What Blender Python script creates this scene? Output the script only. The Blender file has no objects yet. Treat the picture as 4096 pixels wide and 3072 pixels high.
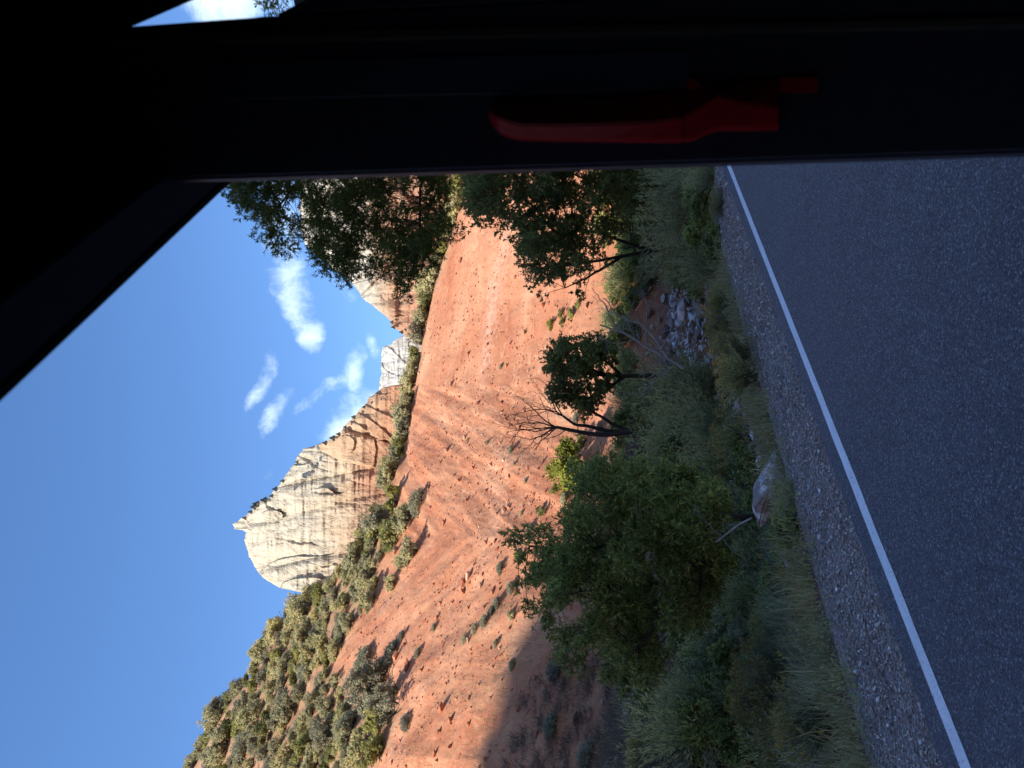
import bpy, bmesh, math, random
import numpy as np
from mathutils import Matrix, Vector

random.seed(7)
rng = np.random.default_rng(7)
sc = bpy.context.scene
COL = sc.collection
R = math.radians

# ------------------------------------------------------------------ camera (a phone held sideways: world-up is image-left)
F = 775.0            # focal length in pixels of the 1024 px wide picture
CH = 2.3             # eye height above the road
PIT = math.atan(100 / F)
cp, sp = math.cos(PIT), math.sin(PIT)
cam = bpy.data.cameras.new('camera')
camo = bpy.data.objects.new('camera', cam)
COL.objects.link(camo)
cam.sensor_width = 36
cam.lens = F / 1024 * 36
cam.clip_start = 0.05
cam.clip_end = 9000
M = Matrix(((0, 1, 0), (sp, 0, -cp), (-cp, 0, -sp))).to_4x4()
M.translation = (0, 0, CH)
camo.matrix_world = M
cam.dof.use_dof = True
cam.dof.focus_distance = 55
cam.dof.aperture_fstop = 5.0
sc.camera = camo

# ------------------------------------------------------------------ sun, sky, exposure
SUN_AZ, SUN_EL = 220.0, 43.0        # clockwise from +Y
SUNV = np.array([math.sin(R(SUN_AZ)) * math.cos(R(SUN_EL)), math.cos(R(SUN_AZ)) * math.cos(R(SUN_EL)), math.sin(R(SUN_EL))])
sl = bpy.data.lights.new('sun', 'SUN')
sl.energy = 3.85
sl.angle = R(0.55)
sl.color = (1.0, 0.93, 0.82)
slo = bpy.data.objects.new('sun', sl)
COL.objects.link(slo)
slo.rotation_euler = Vector(SUNV).to_track_quat('Z', 'Y').to_euler()
slo.location = (0, 0, 400)

sc.view_settings.view_transform = 'Standard'
sc.view_settings.look = 'None'
sc.view_settings.gamma = 1
sc.view_settings.use_curve_mapping = False
sc.view_settings.exposure = 1.16
sc.cycles.max_bounces = 9
sc.cycles.diffuse_bounces = 5
sc.cycles.glossy_bounces = 2
sc.cycles.transmission_bounces = 6
sc.cycles.use_denoising = True
sc.cycles.sample_clamp_indirect = 4.0


def ray(u, v):
    """direction (right, forward, up) of an upright picture point, u right 0..768, v down 0..1024"""
    x, y = (u - 384) / F, (512 - v) / F
    return np.array([x, cp - y * sp, sp + y * cp])


def at(u, v, Y):
    d = ray(u, v)
    return np.array([0, 0, CH]) + d * (Y / d[1])


def qt(u, v):
    d = ray(u, v)
    return d[0] / d[1], d[2] / d[1]


# ---- world: Nishita sky with fair-weather clouds laid out in direction space
wd = bpy.data.worlds.new('World')
sc.world = wd
wd.use_nodes = True
nt = wd.node_tree
N, L = nt.nodes, nt.links
bg = N['Background']
bg.inputs[1].default_value = 0.120
wd.cycles.sampling_method = 'MANUAL'
wd.cycles.sample_map_resolution = 256
sky = N.new('ShaderNodeTexSky')
sky.sky_type = 'NISHITA'
sky.sun_disc = False
sky.sun_elevation = R(SUN_EL)
sky.sun_rotation = R(SUN_AZ)
sky.altitude = 1300
sky.air_density = 1.0
sky.dust_density = 0.05
sky.ozone_density = 3.0


def wmath(op, a, b=None, clamp=False, nodes=None):
    n = N.new('ShaderNodeMath')
    n.operation = op
    n.use_clamp = clamp
    for i, x in enumerate((a, b)):
        if x is None:
            continue
        if isinstance(x, (int, float)):
            n.inputs[i].default_value = x
        else:
            L.new(x, n.inputs[i])
    return n.outputs[0]


tc = N.new('ShaderNodeTexCoord')
DIR = tc.outputs['Generated']
warp = N.new('ShaderNodeTexNoise')
warp.inputs['Scale'].default_value = 9
warp.inputs['Detail'].default_value = 5
L.new(DIR, warp.inputs['Vector'])
wsub = N.new('ShaderNodeVectorMath'); wsub.operation = 'SUBTRACT'; wsub.inputs[1].default_value = (.5, .5, .5)
L.new(warp.outputs['Color'], wsub.inputs[0])
wsc = N.new('ShaderNodeVectorMath'); wsc.operation = 'SCALE'; wsc.inputs['Scale'].default_value = 0.055
L.new(wsub.outputs[0], wsc.inputs[0])
wadd = N.new('ShaderNodeVectorMath'); wadd.operation = 'ADD'
L.new(DIR, wadd.inputs[0]); L.new(wsc.outputs[0], wadd.inputs[1])
WD = wadd.outputs[0]
# (u, v, half-width, half-height, tilt deg, weight): cumulus puffs seen over the canyon
PUFFS = [(508, 292, 44, 20, 0, 1.0), (468, 299, 40, 16, 4, .95), (434, 308, 24, 13, 0, .8), (560, 285, 60, 30, 0, 1.0), (640, 240, 60, 50, 0, 1.0),
         (388, 264, 36, 11, -30, .85), (352, 276, 32, 12, -25, .82), (364, 309, 24, 10, -40, .78),
         (346, 352, 44, 26, -35, 1.1), (330, 362, 34, 26, 0, 1.0), (384, 332, 20, 12, -60, .74), (414, 356, 20, 13, -20, .75), (395, 352, 22, 14, 0, .75), (430, 372, 28, 8, 20, .5), (292, 277, 20, 10, -30, .55), (480, 345, 26, 10, 40, .5),
         (775, 232, 34, 60, 0, 1.6)]
acc = None
for (u, v, hw, hh, tl, wt) in PUFFS:
    c = ray(u, v); c = c / np.linalg.norm(c)
    e1 = np.array([c[1], -c[0], 0]); e1 /= np.linalg.norm(e1)
    e2 = np.cross(e1, c)
    a = R(tl)
    a1 = (e1 * math.cos(a) + e2 * math.sin(a)) / (hw / F * 1.08)
    a2 = (-e1 * math.sin(a) + e2 * math.cos(a)) / (hh / F * 1.08)
    s_ = N.new('ShaderNodeVectorMath'); s_.operation = 'SUBTRACT'; s_.inputs[1].default_value = tuple(c)
    L.new(WD, s_.inputs[0])
    ds = []
    for ax in (a1, a2):
        d_ = N.new('ShaderNodeVectorMath'); d_.operation = 'DOT_PRODUCT'; d_.inputs[1].default_value = tuple(ax)
        L.new(s_.outputs[0], d_.inputs[0])
        ds.append(wmath('POWER', wmath('ABSOLUTE', d_.outputs['Value']), 2.0))
    r2 = wmath('ADD', ds[0], ds[1])
    g = wmath('MULTIPLY', wmath('SUBTRACT', 1.0, r2, True), wt)
    acc = g if acc is None else wmath('MAXIMUM', acc, g)
fb = N.new('ShaderNodeTexNoise')
fb.inputs['Scale'].default_value = 17; fb.inputs['Detail'].default_value = 9; fb.inputs['Roughness'].default_value = 0.66
L.new(WD, fb.inputs['Vector'])
big = N.new('ShaderNodeTexNoise')                       # scattered cloud over the rest of the sky
big.inputs['Scale'].default_value = 3.1; big.inputs['Detail'].default_value = 4
L.new(DIR, big.inputs['Vector'])
scat = wmath('MULTIPLY', wmath('SUBTRACT', big.outputs['Fac'], 0.63, True), 3.0)
mask = wmath('MAXIMUM', acc, scat)
dens = wmath('ADD', mask, wmath('MULTIPLY', wmath('SUBTRACT', fb.outputs['Fac'], 0.55), 3.0))
dens = wmath('MULTIPLY', dens, wmath('MULTIPLY', mask, 4.0, True))
mr = N.new('ShaderNodeMapRange'); mr.interpolation_type = 'SMOOTHSTEP'
mr.inputs['From Min'].default_value = 0.10; mr.inputs['From Max'].default_value = 1.5; mr.inputs['To Max'].default_value = 0.9
L.new(dens, mr.inputs['Value'])
hs = N.new('ShaderNodeHueSaturation'); hs.inputs['Saturation'].default_value = 1.14; hs.inputs['Hue'].default_value = 0.503
L.new(sky.outputs[0], hs.inputs['Color'])
mx = N.new('ShaderNodeMix'); mx.data_type = 'RGBA'
mx.inputs['B'].default_value = (4.6, 5.6, 6.2, 1)
L.new(mr.outputs[0], mx.inputs['Factor']); L.new(hs.outputs[0], mx.inputs['A'])
L.new(mx.outputs['Result'], bg.inputs[0])


# ------------------------------------------------------------------ helpers
def hash3(ix, iy, iz):
    h = (ix * 374761393 + iy * 668265263 + iz * 2147483647 * 3 + 1013904223).astype(np.int64) & 0xffffffff
    h = ((h ^ (h >> 13)) * 1274126177) & 0xffffffff
    h = ((h ^ (h >> 16)) * 2246822519) & 0xffffffff
    return ((h ^ (h >> 15)) & 0xffffff) / float(0xffffff)


def vnoise(x, y, z=0.0):
    x, y, z = np.broadcast_arrays(np.asarray(x, float), np.asarray(y, float), np.asarray(z, float))
    ix, iy, iz = np.floor(x).astype(np.int64), np.floor(y).astype(np.int64), np.floor(z).astype(np.int64)
    fx, fy, fz = x - ix, y - iy, z - iz
    fx, fy, fz = (t * t * (3 - 2 * t) for t in (fx, fy, fz))
    r = 0
    for dx in (0, 1):
        for dy in (0, 1):
            for dz in (0, 1):
                r = r + hash3(ix + dx, iy + dy, iz + dz) * (fx if dx else 1 - fx) * (fy if dy else 1 - fy) * (fz if dz else 1 - fz)
    return r * 2 - 1


def fbm(x, y, z=0.0, o=4, gain=.5):
    a, s, t = 1.0, 0, 0
    for k in range(o):
        s = s + a * vnoise(x * 2 ** k + 17.3 * k, y * 2 ** k - 9.1 * k, z * 2 ** k + 3.7 * k)
        t += a
        a *= gain
    return s / t


def sstep(a, b, x):
    t = np.clip((x - a) / (b - a), 0, 1)
    return t * t * (3 - 2 * t)


def mesh_from(name, V, faces, smooth=False):
    """faces: list of int arrays (n,k)"""
    me = bpy.data.meshes.new(name)
    V = np.asarray(V, np.float32)
    faces = [np.asarray(f, np.int32) for f in faces if len(f)]
    me.vertices.add(len(V))
    me.vertices.foreach_set('co', V.ravel())
    nl = sum(f.size for f in faces); npol = sum(len(f) for f in faces)
    me.loops.add(nl)
    me.loops.foreach_set('vertex_index', np.concatenate([f.ravel() for f in faces]))
    me.polygons.add(npol)
    tot = np.concatenate([np.full(len(f), f.shape[1], np.int32) for f in faces])
    st = np.concatenate([[0], np.cumsum(tot)[:-1]]).astype(np.int32)
    me.polygons.foreach_set('loop_start', st)
    me.polygons.foreach_set('loop_total', tot)
    me.polygons.foreach_set('use_smooth', np.full(npol, smooth, bool))
    me.update(calc_edges=True)
    return me


def obj(name, me, mat=None, parent=None, loc=None):
    o = bpy.data.objects.new(name, me)
    COL.objects.link(o)
    if mat is not None and me is not None and not me.materials:
        me.materials.append(mat)
    if parent is not None:
        o.parent = parent
    if loc is not None:
        o.location = tuple(float(c) for c in loc)
    return o


def empty(name, loc, rz=0.0, sc_=1.0):
    o = bpy.data.objects.new(name, None)
    COL.objects.link(o)
    o.empty_display_size = 0.3
    o.location = tuple(float(c) for c in loc)
    o.rotation_euler = (0, 0, rz)
    o.scale = (sc_,) * 3 if isinstance(sc_, (int, float)) else sc_
    return o


def tag(o, label=None, cat=None, group=None, kind=None):
    if label: o['label'] = label
    if cat: o['category'] = cat
    if group: o['group'] = group
    if kind: o['kind'] = kind
    return o


def copy_tree(o, loc, rz, s):
    c = o.copy(); COL.objects.link(c)
    c.location = tuple(float(k) for k in loc); c.rotation_euler = (0, 0, rz)
    c.scale = (s,) * 3 if isinstance(s, (int, float)) else s
    for ch in o.children:
        d = ch.copy(); COL.objects.link(d); d.parent = c
    return c


class Acc:
    def __init__(s):
        s.V, s.Fs, s.n = [], {}, 0

    def add(s, V, faces):
        V = np.asarray(V, float).reshape(-1, 3)
        for f in faces:
            f = np.asarray(f, np.int64)
            if len(f):
                s.Fs.setdefault(f.shape[1], []).append(f + s.n)
        s.V.append(V); s.n += len(V)

    def mesh(s, name, smooth=False):
        return mesh_from(name, np.concatenate(s.V), [np.concatenate(v) for v in s.Fs.values()], smooth)

    def tube(s, pts, rad, n=6, cap=True):
        pts = np.asarray(pts, float); rad = np.broadcast_to(np.asarray(rad, float), (len(pts),))
        T = np.gradient(pts, axis=0); T /= np.linalg.norm(T, axis=1)[:, None] + 1e-9
        ref = np.array([0.31, 0.57, 0.11]) if abs(T[0][2]) > .8 else np.array([0.05, 0.03, 1.0])
        A = np.cross(T, ref); A /= np.linalg.norm(A, axis=1)[:, None] + 1e-9
        B = np.cross(T, A)
        th = np.arange(n) * 2 * np.pi / n
        V = pts[:, None, :] + rad[:, None, None] * (np.cos(th)[None, :, None] * A[:, None, :] + np.sin(th)[None, :, None] * B[:, None, :])
        i = np.arange(len(pts) - 1)[:, None] * n; j = np.arange(n)[None, :]
        f = np.stack([i + j, i + (j + 1) % n, i + n + (j + 1) % n, i + n + j], -1).reshape(-1, 4)
        fs = [f]
        if cap and n == 6:
            fs.append(np.array([[5, 4, 3, 2, 1, 0]])); e = (len(pts) - 1) * n
            fs.append(np.array([[e, e + 1, e + 2, e + 3, e + 4, e + 5]]))
        s.add(V.reshape(-1, 3), fs)

    def sticks(s, P0, P1, r0, r1):
        """many thin three-sided twigs at once"""
        P0, P1 = np.asarray(P0, float), np.asarray(P1, float)
        n = len(P0)
        if not n: return
        T = P1 - P0; T /= np.linalg.norm(T, axis=1)[:, None] + 1e-9
        A = np.cross(T, np.array([0.31, 0.45, 0.83])); A /= np.linalg.norm(A, axis=1)[:, None] + 1e-9
        B = np.cross(T, A)
        r0 = np.broadcast_to(r0, (n,))[:, None]; r1 = np.broadcast_to(r1, (n,))[:, None]
        V = np.zeros((n, 6, 3))
        for k in range(3):
            d = math.cos(k * 2.094) * A + math.sin(k * 2.094) * B
            V[:, k] = P0 + r0 * d; V[:, 3 + k] = P1 + r1 * d
        b = np.arange(n)[:, None] * 6
        f = np.concatenate([b + np.array([[k, (k + 1) % 3, 3 + (k + 1) % 3, 3 + k]]) for k in range(3)])
        s.add(V.reshape(-1, 3), [f])

    def leaves(s, C, D, ln, wd, fold=0.25, face=None):
        """diamond leaves: base C, axis D (unit), length ln, width wd"""
        n = len(C)
        if not n: return
        ln = np.broadcast_to(ln, (n,))[:, None]; wd = np.broadcast_to(wd, (n,))[:, None]
        Rn = rng.normal(size=(n, 3)); Rn[:, 2] += .8
        if face is not None: Rn = Rn * .5 + face * 1.3
        S = np.cross(D, Rn); S /= np.linalg.norm(S, axis=1)[:, None] + 1e-9
        Up = np.cross(S, D)
        V = np.zeros((n, 4, 3))
        V[:, 0] = C
        V[:, 1] = C + D * ln * .45 + S * wd * .5 + Up * wd * fold
        V[:, 2] = C + D * ln
        V[:, 3] = C + D * ln * .45 - S * wd * .5 + Up * wd * fold
        b = np.arange(n)[:, None] * 4
        s.add(V.reshape(-1, 3), [b + np.array([[0, 1, 2, 3]])])


def unit(v):
    return v / (np.linalg.norm(v, axis=-1, keepdims=True) + 1e-9)


# ------------------------------------------------------------------ materials
def newmat(name):
    m = bpy.data.materials.new(name)
    m.use_nodes = True
    nt = m.node_tree
    nt.nodes.remove(nt.nodes['Principled BSDF'])
    return m, nt, nt.nodes['Material Output']


class G:
    """tiny node-graph helper"""
    def __init__(s, nt): s.nt = nt
    def node(s, t, **kw):
        n = s.nt.nodes.new(t)
        for k, v in kw.items():
            if k.startswith('_'): n.inputs[k[1:]].default_value = v
            else: setattr(n, k, v)
        return n
    def link(s, a, b): s.nt.links.new(a, b)
    def coord(s, kind='Object', scale=(1, 1, 1), rot=(0, 0, 0)):
        if kind == 'flow':
            o = s.node('ShaderNodeAttribute', attribute_name='flow').outputs['Vector']
        elif kind == 'World':
            o = s.node('ShaderNodeNewGeometry').outputs['Position']
        else:
            o = s.node('ShaderNodeTexCoord').outputs[kind]
        mp = s.node('ShaderNodeMapping'); mp.inputs['Scale'].default_value = scale; mp.inputs['Rotation'].default_value = rot
        s.link(o, mp.inputs['Vector'])
        return mp.outputs[0]
    def noise(s, vec, scale, detail=5, rough=.55, dist=0.0):
        n = s.node('ShaderNodeTexNoise', _Scale=scale, _Detail=detail, _Roughness=rough, _Distortion=dist)
        s.link(vec, n.inputs['Vector']); return n.outputs['Fac']
    def voro(s, vec, scale, out='Color', feature='F1'):
        n = s.node('ShaderNodeTexVoronoi', feature=feature, _Scale=scale)
        s.link(vec, n.inputs['Vector']); return n.outputs[out]
    def ramp(s, fac, stops, interp='LINEAR'):
        n = s.node('ShaderNodeValToRGB'); cr = n.color_ramp; cr.interpolation = interp
        while len(cr.elements) < len(stops): cr.elements.new(0.5)
        for e, (p, c) in zip(cr.elements, stops):
            e.position = p
            e.color = (c, c, c, 1) if isinstance(c, (int, float)) else (*c, 1)
        s.link(fac, n.inputs[0]); return n.outputs[0]
    def mix(s, fac, a, b, mode='MIX'):
        n = s.node('ShaderNodeMix', data_type='RGBA', blend_type=mode)
        for i, x in zip(('Factor', 'A', 'B'), (fac, a, b)):
            if isinstance(x, (int, float)): n.inputs[i].default_value = x if i == 'Factor' else (x, x, x, 1)
            elif isinstance(x, tuple): n.inputs[i].default_value = (*x, 1)
            else: s.link(x, n.inputs[i])
        return n.outputs['Result']
    def math(s, op, a, b=0.0, clamp=False):
        n = s.node('ShaderNodeMath', operation=op, use_clamp=clamp)
        for i, x in enumerate((a, b)):
            if isinstance(x, (int, float)): n.inputs[i].default_value = x
            else: s.link(x, n.inputs[i])
        return n.outputs[0]
    def attr(s, name, out='Color'):
        return s.node('ShaderNodeAttribute', attribute_name=name).outputs[out]
    def sep(s, c):
        n = s.node('ShaderNodeSeparateColor'); s.link(c, n.inputs[0]); return n.outputs
    def bump(s, h, strength=.5, dist=.1, prev=None):
        n = s.node('ShaderNodeBump', _Strength=strength, _Distance=dist)
        s.link(h, n.inputs['Height'])
        if prev is not None: s.link(prev, n.inputs['Normal'])
        return n.outputs[0]
    def bsdf(s, col, rough=.9, normal=None, spec=.25, metal=0.0):
        n = s.node('ShaderNodeBsdfPrincipled')
        n.inputs['Specular IOR Level'].default_value = spec
        n.inputs['Metallic'].default_value = metal
        for k, x in (('Base Color', col), ('Roughness', rough)):
            if isinstance(x, tuple): n.inputs[k].default_value = (*x, 1)
            elif isinstance(x, (int, float)): n.inputs[k].default_value = x
            else: s.link(x, n.inputs[k])
        if normal is not None: s.link(normal, n.inputs['Normal'])
        return n.outputs[0]


def m_simple(name, c1, c2, scale=4, rough=.85, bump=.3, bdist=.02, stretch=(1, 1, 1), c3=None, spec=.25, detail=6, island=0.0):
    m, nt, out = newmat(name); g = G(nt)
    v = g.coord('Object', stretch)
    n = g.noise(v, scale, detail, .6)
    st = [(.3, c1), (.7, c2)] if c3 is None else [(.28, c1), (.5, c2), (.72, c3)]
    col = g.ramp(n, st)
    if island:
        r = g.node('ShaderNodeNewGeometry').outputs['Random Per Island']
        col = g.mix(1.0, col, g.ramp(r, [(0, 1 - island), (1, 1 + island)]), 'MULTIPLY')
    g.link(g.bsdf(col, rough, g.bump(n, bump, bdist), spec), out.inputs[0])
    return m


def m_leaf(name, cols, trans=.3, objvar=.25, rough=.75):
    """foliage: leaf-by-leaf and plant-by-plant tint, part of the light passes through"""
    m, nt, out = newmat(name); g = G(nt)
    r = g.node('ShaderNodeNewGeometry').outputs['Random Per Island']
    k = len(cols)
    col = g.ramp(r, [(i / max(k - 1, 1), c) for i, c in enumerate(cols)])
    ri = g.node('ShaderNodeObjectInfo').outputs['Random']
    col = g.mix(1.0, col, g.ramp(ri, [(0, (1 - objvar, 1 - objvar, 1 - objvar * .6)), (.5, (1, 1, 1)), (1, (1 + objvar, 1 + objvar * .85, 1 + objvar * .4))]), 'MULTIPLY')
    pn = g.noise(g.coord('World'), .9, 3, .6)
    col = g.mix(1.0, col, g.ramp(pn, [(.3, (.72, .76, .74)), (.7, (1.25, 1.2, 1.12))]), 'MULTIPLY')
    d = g.bsdf(col, rough, None, .2)
    t = g.node('ShaderNodeBsdfTranslucent'); g.link(col, t.inputs[0])
    mxs = g.node('ShaderNodeMixShader'); mxs.inputs[0].default_value = trans
    g.link(d, mxs.inputs[1]); g.link(t.outputs[0], mxs.inputs[2]); g.link(mxs.outputs[0], out.inputs[0])
    return m


MAT = {}


def build_materials():
    # red canyon slope and valley floor
    m, nt, out = newmat('red_earth'); g = G(nt)
    fl = g.coord('flow'); wp = g.coord('World')
    streak = g.noise(g.coord('flow', (.55, .05, .3)), 1.0, 7, .6, .4)
    patch = g.noise(wp, .09, 4, .55)
    fine = g.noise(wp, 1.6, 8, .68)
    col = g.ramp(g.math('ADD', g.math('MULTIPLY', streak, .62), g.math('MULTIPLY', patch, .38)),
                 [(.34, (.40, .148, .079)), (.45, (.475, .203, .112)), (.56, (.535, .26, .150)), (.70, (.59, .34, .21))])
    col = g.mix(g.ramp(fine, [(.33, .38), (.50, 0.0)]), col, (.36, .125, .07))
    fleck = g.ramp(g.noise(g.coord('flow', (1.6, .7, 1.5)), 1.6, 7, .78), [(.55, 0.0), (.63, .85)])
    thin = g.noise(g.coord('flow', (2.4, .10, .2)), 1.0, 6, .7, .3)
    col = g.mix(1.0, col, g.ramp(thin, [(.3, (.92, .90, .89)), (.7, (1.06, 1.07, 1.08))]), 'MULTIPLY')
    crack = g.ramp(g.noise(g.coord('flow', (1.9, .6, 1.2)), 1.9, 6, .75), [(.32, .42), (.42, 0.0)])
    col = g.mix(crack, col, (.25, .075, .042))
    zone = g.ramp(g.noise(wp, .12, 3, .6), [(.42, .12), (.6, 1.0)])
    col = g.mix(g.math('MULTIPLY', fleck, zone), col, (.64, .42, .29))
    band = g.sep(g.attr('mask'))
    col = g.mix(g.math('MULTIPLY', band[2], g.ramp(fine, [(.42, 0.0), (.6, .85)])), col, (.60, .40, .31))
    veg = g.ramp(g.noise(wp, .8, 6, .65), [(.3, (.24, .14, .085)), (.55, (.36, .23, .14)), (.72, (.27, .22, .12))])
    col = g.mix(g.math('MULTIPLY', band[0], .8), col, veg)
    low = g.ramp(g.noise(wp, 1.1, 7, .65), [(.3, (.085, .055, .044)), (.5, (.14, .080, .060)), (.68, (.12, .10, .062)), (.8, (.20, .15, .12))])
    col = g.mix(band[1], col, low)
    h = g.math('ADD', g.math('MULTIPLY', fine, .5), g.math('MULTIPLY', g.noise(g.coord('flow', (1.1, .5, 1)), 2.2, 7, .7), .7))
    n1 = g.bump(h, .55, .28)
    g.link(g.bsdf(col, .95, n1, .12), out.inputs[0])
    MAT['earth'] = m

    # asphalt
    m, nt, out = newmat('asphalt'); g = G(nt)
    wp = g.coord('World')
    agg = g.sep(g.voro(wp, 78, 'Color'))
    agg2 = g.sep(g.voro(wp, 160, 'Color'))
    nz = g.noise(wp, .8, 6, .6)
    wide = g.noise(g.coord('World', (.35, 2.2, 1), (0, 0, R(-56.6))), .9, 4, .55)
    base = g.ramp(g.math('ADD', g.math('MULTIPLY', nz, .55), g.math('MULTIPLY', wide, .45)), [(.3, (.052, .070, .094)), (.7, (.076, .098, .128))])
    c = g.mix(g.ramp(agg[0], [(.82, 0.0), (.96, .95)]), base, (.28, .30, .33))
    c = g.mix(g.ramp(agg2[1], [(.86, 0.0), (.96, .55)]), c, (.26, .28, .31))
    c = g.mix(g.ramp(agg[2], [(.72, 0.0), (.9, .75)]), c, (.020, .021, .026))
    dd = g.voro(wp, 75, 'Distance')
    g.link(g.bsdf(c, g.ramp(agg[1], [(0, .55), (1, .85)]), g.bump(g.math('ADD', dd, g.noise(wp, 120, 3)), .8, .012), .4), out.inputs[0])
    MAT['asphalt'] = m

    # white road paint, worn
    m, nt, out = newmat('road_paint'); g = G(nt)
    wp = g.coord('World')
    wear = g.math('ADD', g.ramp(g.noise(wp, 45, 6, .75), [(.36, 1.0), (.43, 0.0)]), g.math('MULTIPLY', g.ramp(g.noise(wp, 2.5, 5, .7), [(.5, 0.0), (.7, 1.0)]), g.ramp(g.voro(wp, 110, 'Distance'), [(.2, .7), (.5, 0.0)])), True)
    sp_ = g.ramp(g.noise(wp, 3, 4), [(.3, (.70, .76, .82)), (.7, (.80, .86, .92))])
    g.link(g.bsdf(g.mix(wear, sp_, (.2, .22, .24)), .7, g.bump(g.voro(wp, 75, 'Distance'), .5, .008), .3), out.inputs[0])
    MAT['paint'] = m

    m, nt, out = newmat('gravel_bed'); g = G(nt); wp = g.coord('World')
    vc = g.sep(g.voro(wp, 40, 'Color'))
    c = g.ramp(vc[0], [(0, (0.156, 0.129, 0.114)), (.4, (0.281, 0.235, 0.218)), (.75, (0.417, 0.370, 0.345)), (1, (0.605, 0.571, 0.556))])
    c = g.mix(g.ramp(g.noise(wp, 1.3, 4), [(.35, .5), (.6, 0.0)]), c, (.12, .09, .075))
    g.link(g.bsdf(c, .92, g.bump(g.voro(wp, 40, 'Distance'), 1.0, .04), .2), out.inputs[0]); MAT['gravel_bed'] = m
    m, nt, out = newmat('gravel_stones'); g = G(nt)
    r = g.node('ShaderNodeNewGeometry').outputs['Random Per Island']
    c = g.ramp(r, [(0, (0.208, 0.174, 0.158)), (.3, (0.323, 0.274, 0.254)), (.62, (0.437, 0.386, 0.363)), (.88, (0.563, 0.515, 0.496)), (.98, (0.771, 0.773, 0.774))])
    g.link(g.bsdf(c, .85, None, .25), out.inputs[0]); MAT['gravel'] = m
    m, nt, out = newmat('cobble_stones'); g = G(nt)
    r = g.node('ShaderNodeNewGeometry').outputs['Random Per Island']
    g.link(g.bsdf(g.ramp(r, [(0, (.24, .16, .13)), (.4, (.42, .35, .31)), (.75, (.56, .51, .47)), (1, (.74, .72, .70))]), .8, None, .3), out.inputs[0]); MAT['cobble'] = m
    m, nt, out = newmat('talus_stones'); g = G(nt)
    r = g.node('ShaderNodeNewGeometry').outputs['Random Per Island']
    c = g.ramp(r, [(0, (.33, .105, .06)), (.5, (.46, .17, .10)), (.85, (.53, .25, .16)), (.97, (.57, .33, .23)), (1, (.62, .42, .31))])
    g.link(g.bsdf(c, .9, None, .15), out.inputs[0]); MAT['talus'] = m

    def rock(name, cols, varn=.5, sc_=.9):
        m, nt, out = newmat(name); g = G(nt)
        v = g.coord('Object'); ri = g.node('ShaderNodeObjectInfo').outputs['Random']
        n = g.noise(v, sc_, 8, .65)
        c = g.ramp(n, [(.3, cols[0]), (.5, cols[1]), (.7, cols[2])])
        c = g.mix(1.0, c, g.ramp(ri, [(0, .78), (1, 1.18)]), 'MULTIPLY')
        g.link(g.bsdf(c, .9, g.bump(g.noise(v, 3.5, 8, .7), .7, .12), .2), out.inputs[0]); MAT[name] = m
    rock('red_rock', ((.25, .075, .042), (.42, .16, .09), (.55, .27, .17)))
    rock('pale_rock', ((.40, .35, .31), (.58, .53, .48), (.72, .69, .65)))
    rock('brown_rock', ((.16, .095, .075), (.27, .16, .12), (.36, .24, .19)))
    rock('tan_rock', ((.33, .17, .11), (.46, .27, .19), (.56, .38, .28)))
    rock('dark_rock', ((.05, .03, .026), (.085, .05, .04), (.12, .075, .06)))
    rock('grey_rock', ((.20, .19, .18), (.34, .33, .32), (.52, .53, .54)), sc_=2.2)

    # Navajo sandstone cliffs: white above, orange and pink below, streaked by water
    def cliff(name, z0, z1, hi, lo, pink, streak_dark):
        m, nt, out = newmat(name); g = G(nt)
        wp = g.coord('World')
        sx = g.node('ShaderNodeSeparateXYZ'); g.link(g.node('ShaderNodeNewGeometry').outputs['Position'], sx.inputs[0])
        t = g.math('DIVIDE', g.math('SUBTRACT', sx.outputs[2], z0), z1 - z0)
        t = g.math('ADD', t, g.math('MULTIPLY', g.math('SUBTRACT', g.noise(wp, .018, 5, .6), .5), .9), True)
        col = g.ramp(t, [(.12, pink), (.40, lo), (.66, hi), (.95, tuple(min(1, k * 1.04) for k in hi))])
        vs = g.noise(g.coord('World', (.16, .16, .012)), 1.0, 6, .62, .6)
        col = g.mix(g.ramp(vs, [(.52, 0.0), (.72, streak_dark * .6)]), col, (.36, .22, .15))
        hb = g.noise(g.coord('World', (.03, .03, .10), (R(18), R(11), 0)), 1.0, 7, .65, 1.6)
        col = g.mix(g.ramp(hb, [(.52, 0.0), (.70, .22)]), col, tuple(k * .86 for k in lo))
        gr = g.noise(g.coord('World', (.3, .3, .05)), 1.0, 7, .7, .8)
        col = g.mix(1.0, col, g.ramp(gr, [(.3, .80), (.7, 1.12)]), 'MULTIPLY')
        cr = g.math('ABSOLUTE', g.math('SUBTRACT', g.noise(g.coord('World', (.05, .05, .016)), 1.0, 7, .6, 1.2), .5))
        col = g.mix(g.ramp(cr, [(0, .2), (.010, 0.0)]), col, (.28, .20, .14))
        h = g.math('ADD', vs, g.math('ADD', g.noise(wp, .22, 8, .7), g.math('MULTIPLY', g.ramp(cr, [(0, 0.0), (.03, 1.0)]), .8)))
        g.link(g.bsdf(col, .95, g.bump(h, .6, 2.0), .1), out.inputs[0]); MAT[name] = m
    cliff('cliff_peak', 138, 236, (0.442, 0.391, 0.294), (0.432, 0.317, 0.207), (0.405, 0.216, 0.133), .6)
    cliff('cliff_right', 84, 134, (0.442, 0.414, 0.336), (0.423, 0.276, 0.175), (0.396, 0.216, 0.138), .7)
    cliff('cliff_mesa', 198, 240, (0.450, 0.432, 0.387), (0.441, 0.405, 0.333), (0.414, 0.351, 0.279), .3)
    cliff('cliff_shoulder', 112, 172, (0.446, 0.304, 0.190), (0.437, 0.242, 0.138), (0.408, 0.209, 0.123), .55)
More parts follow.
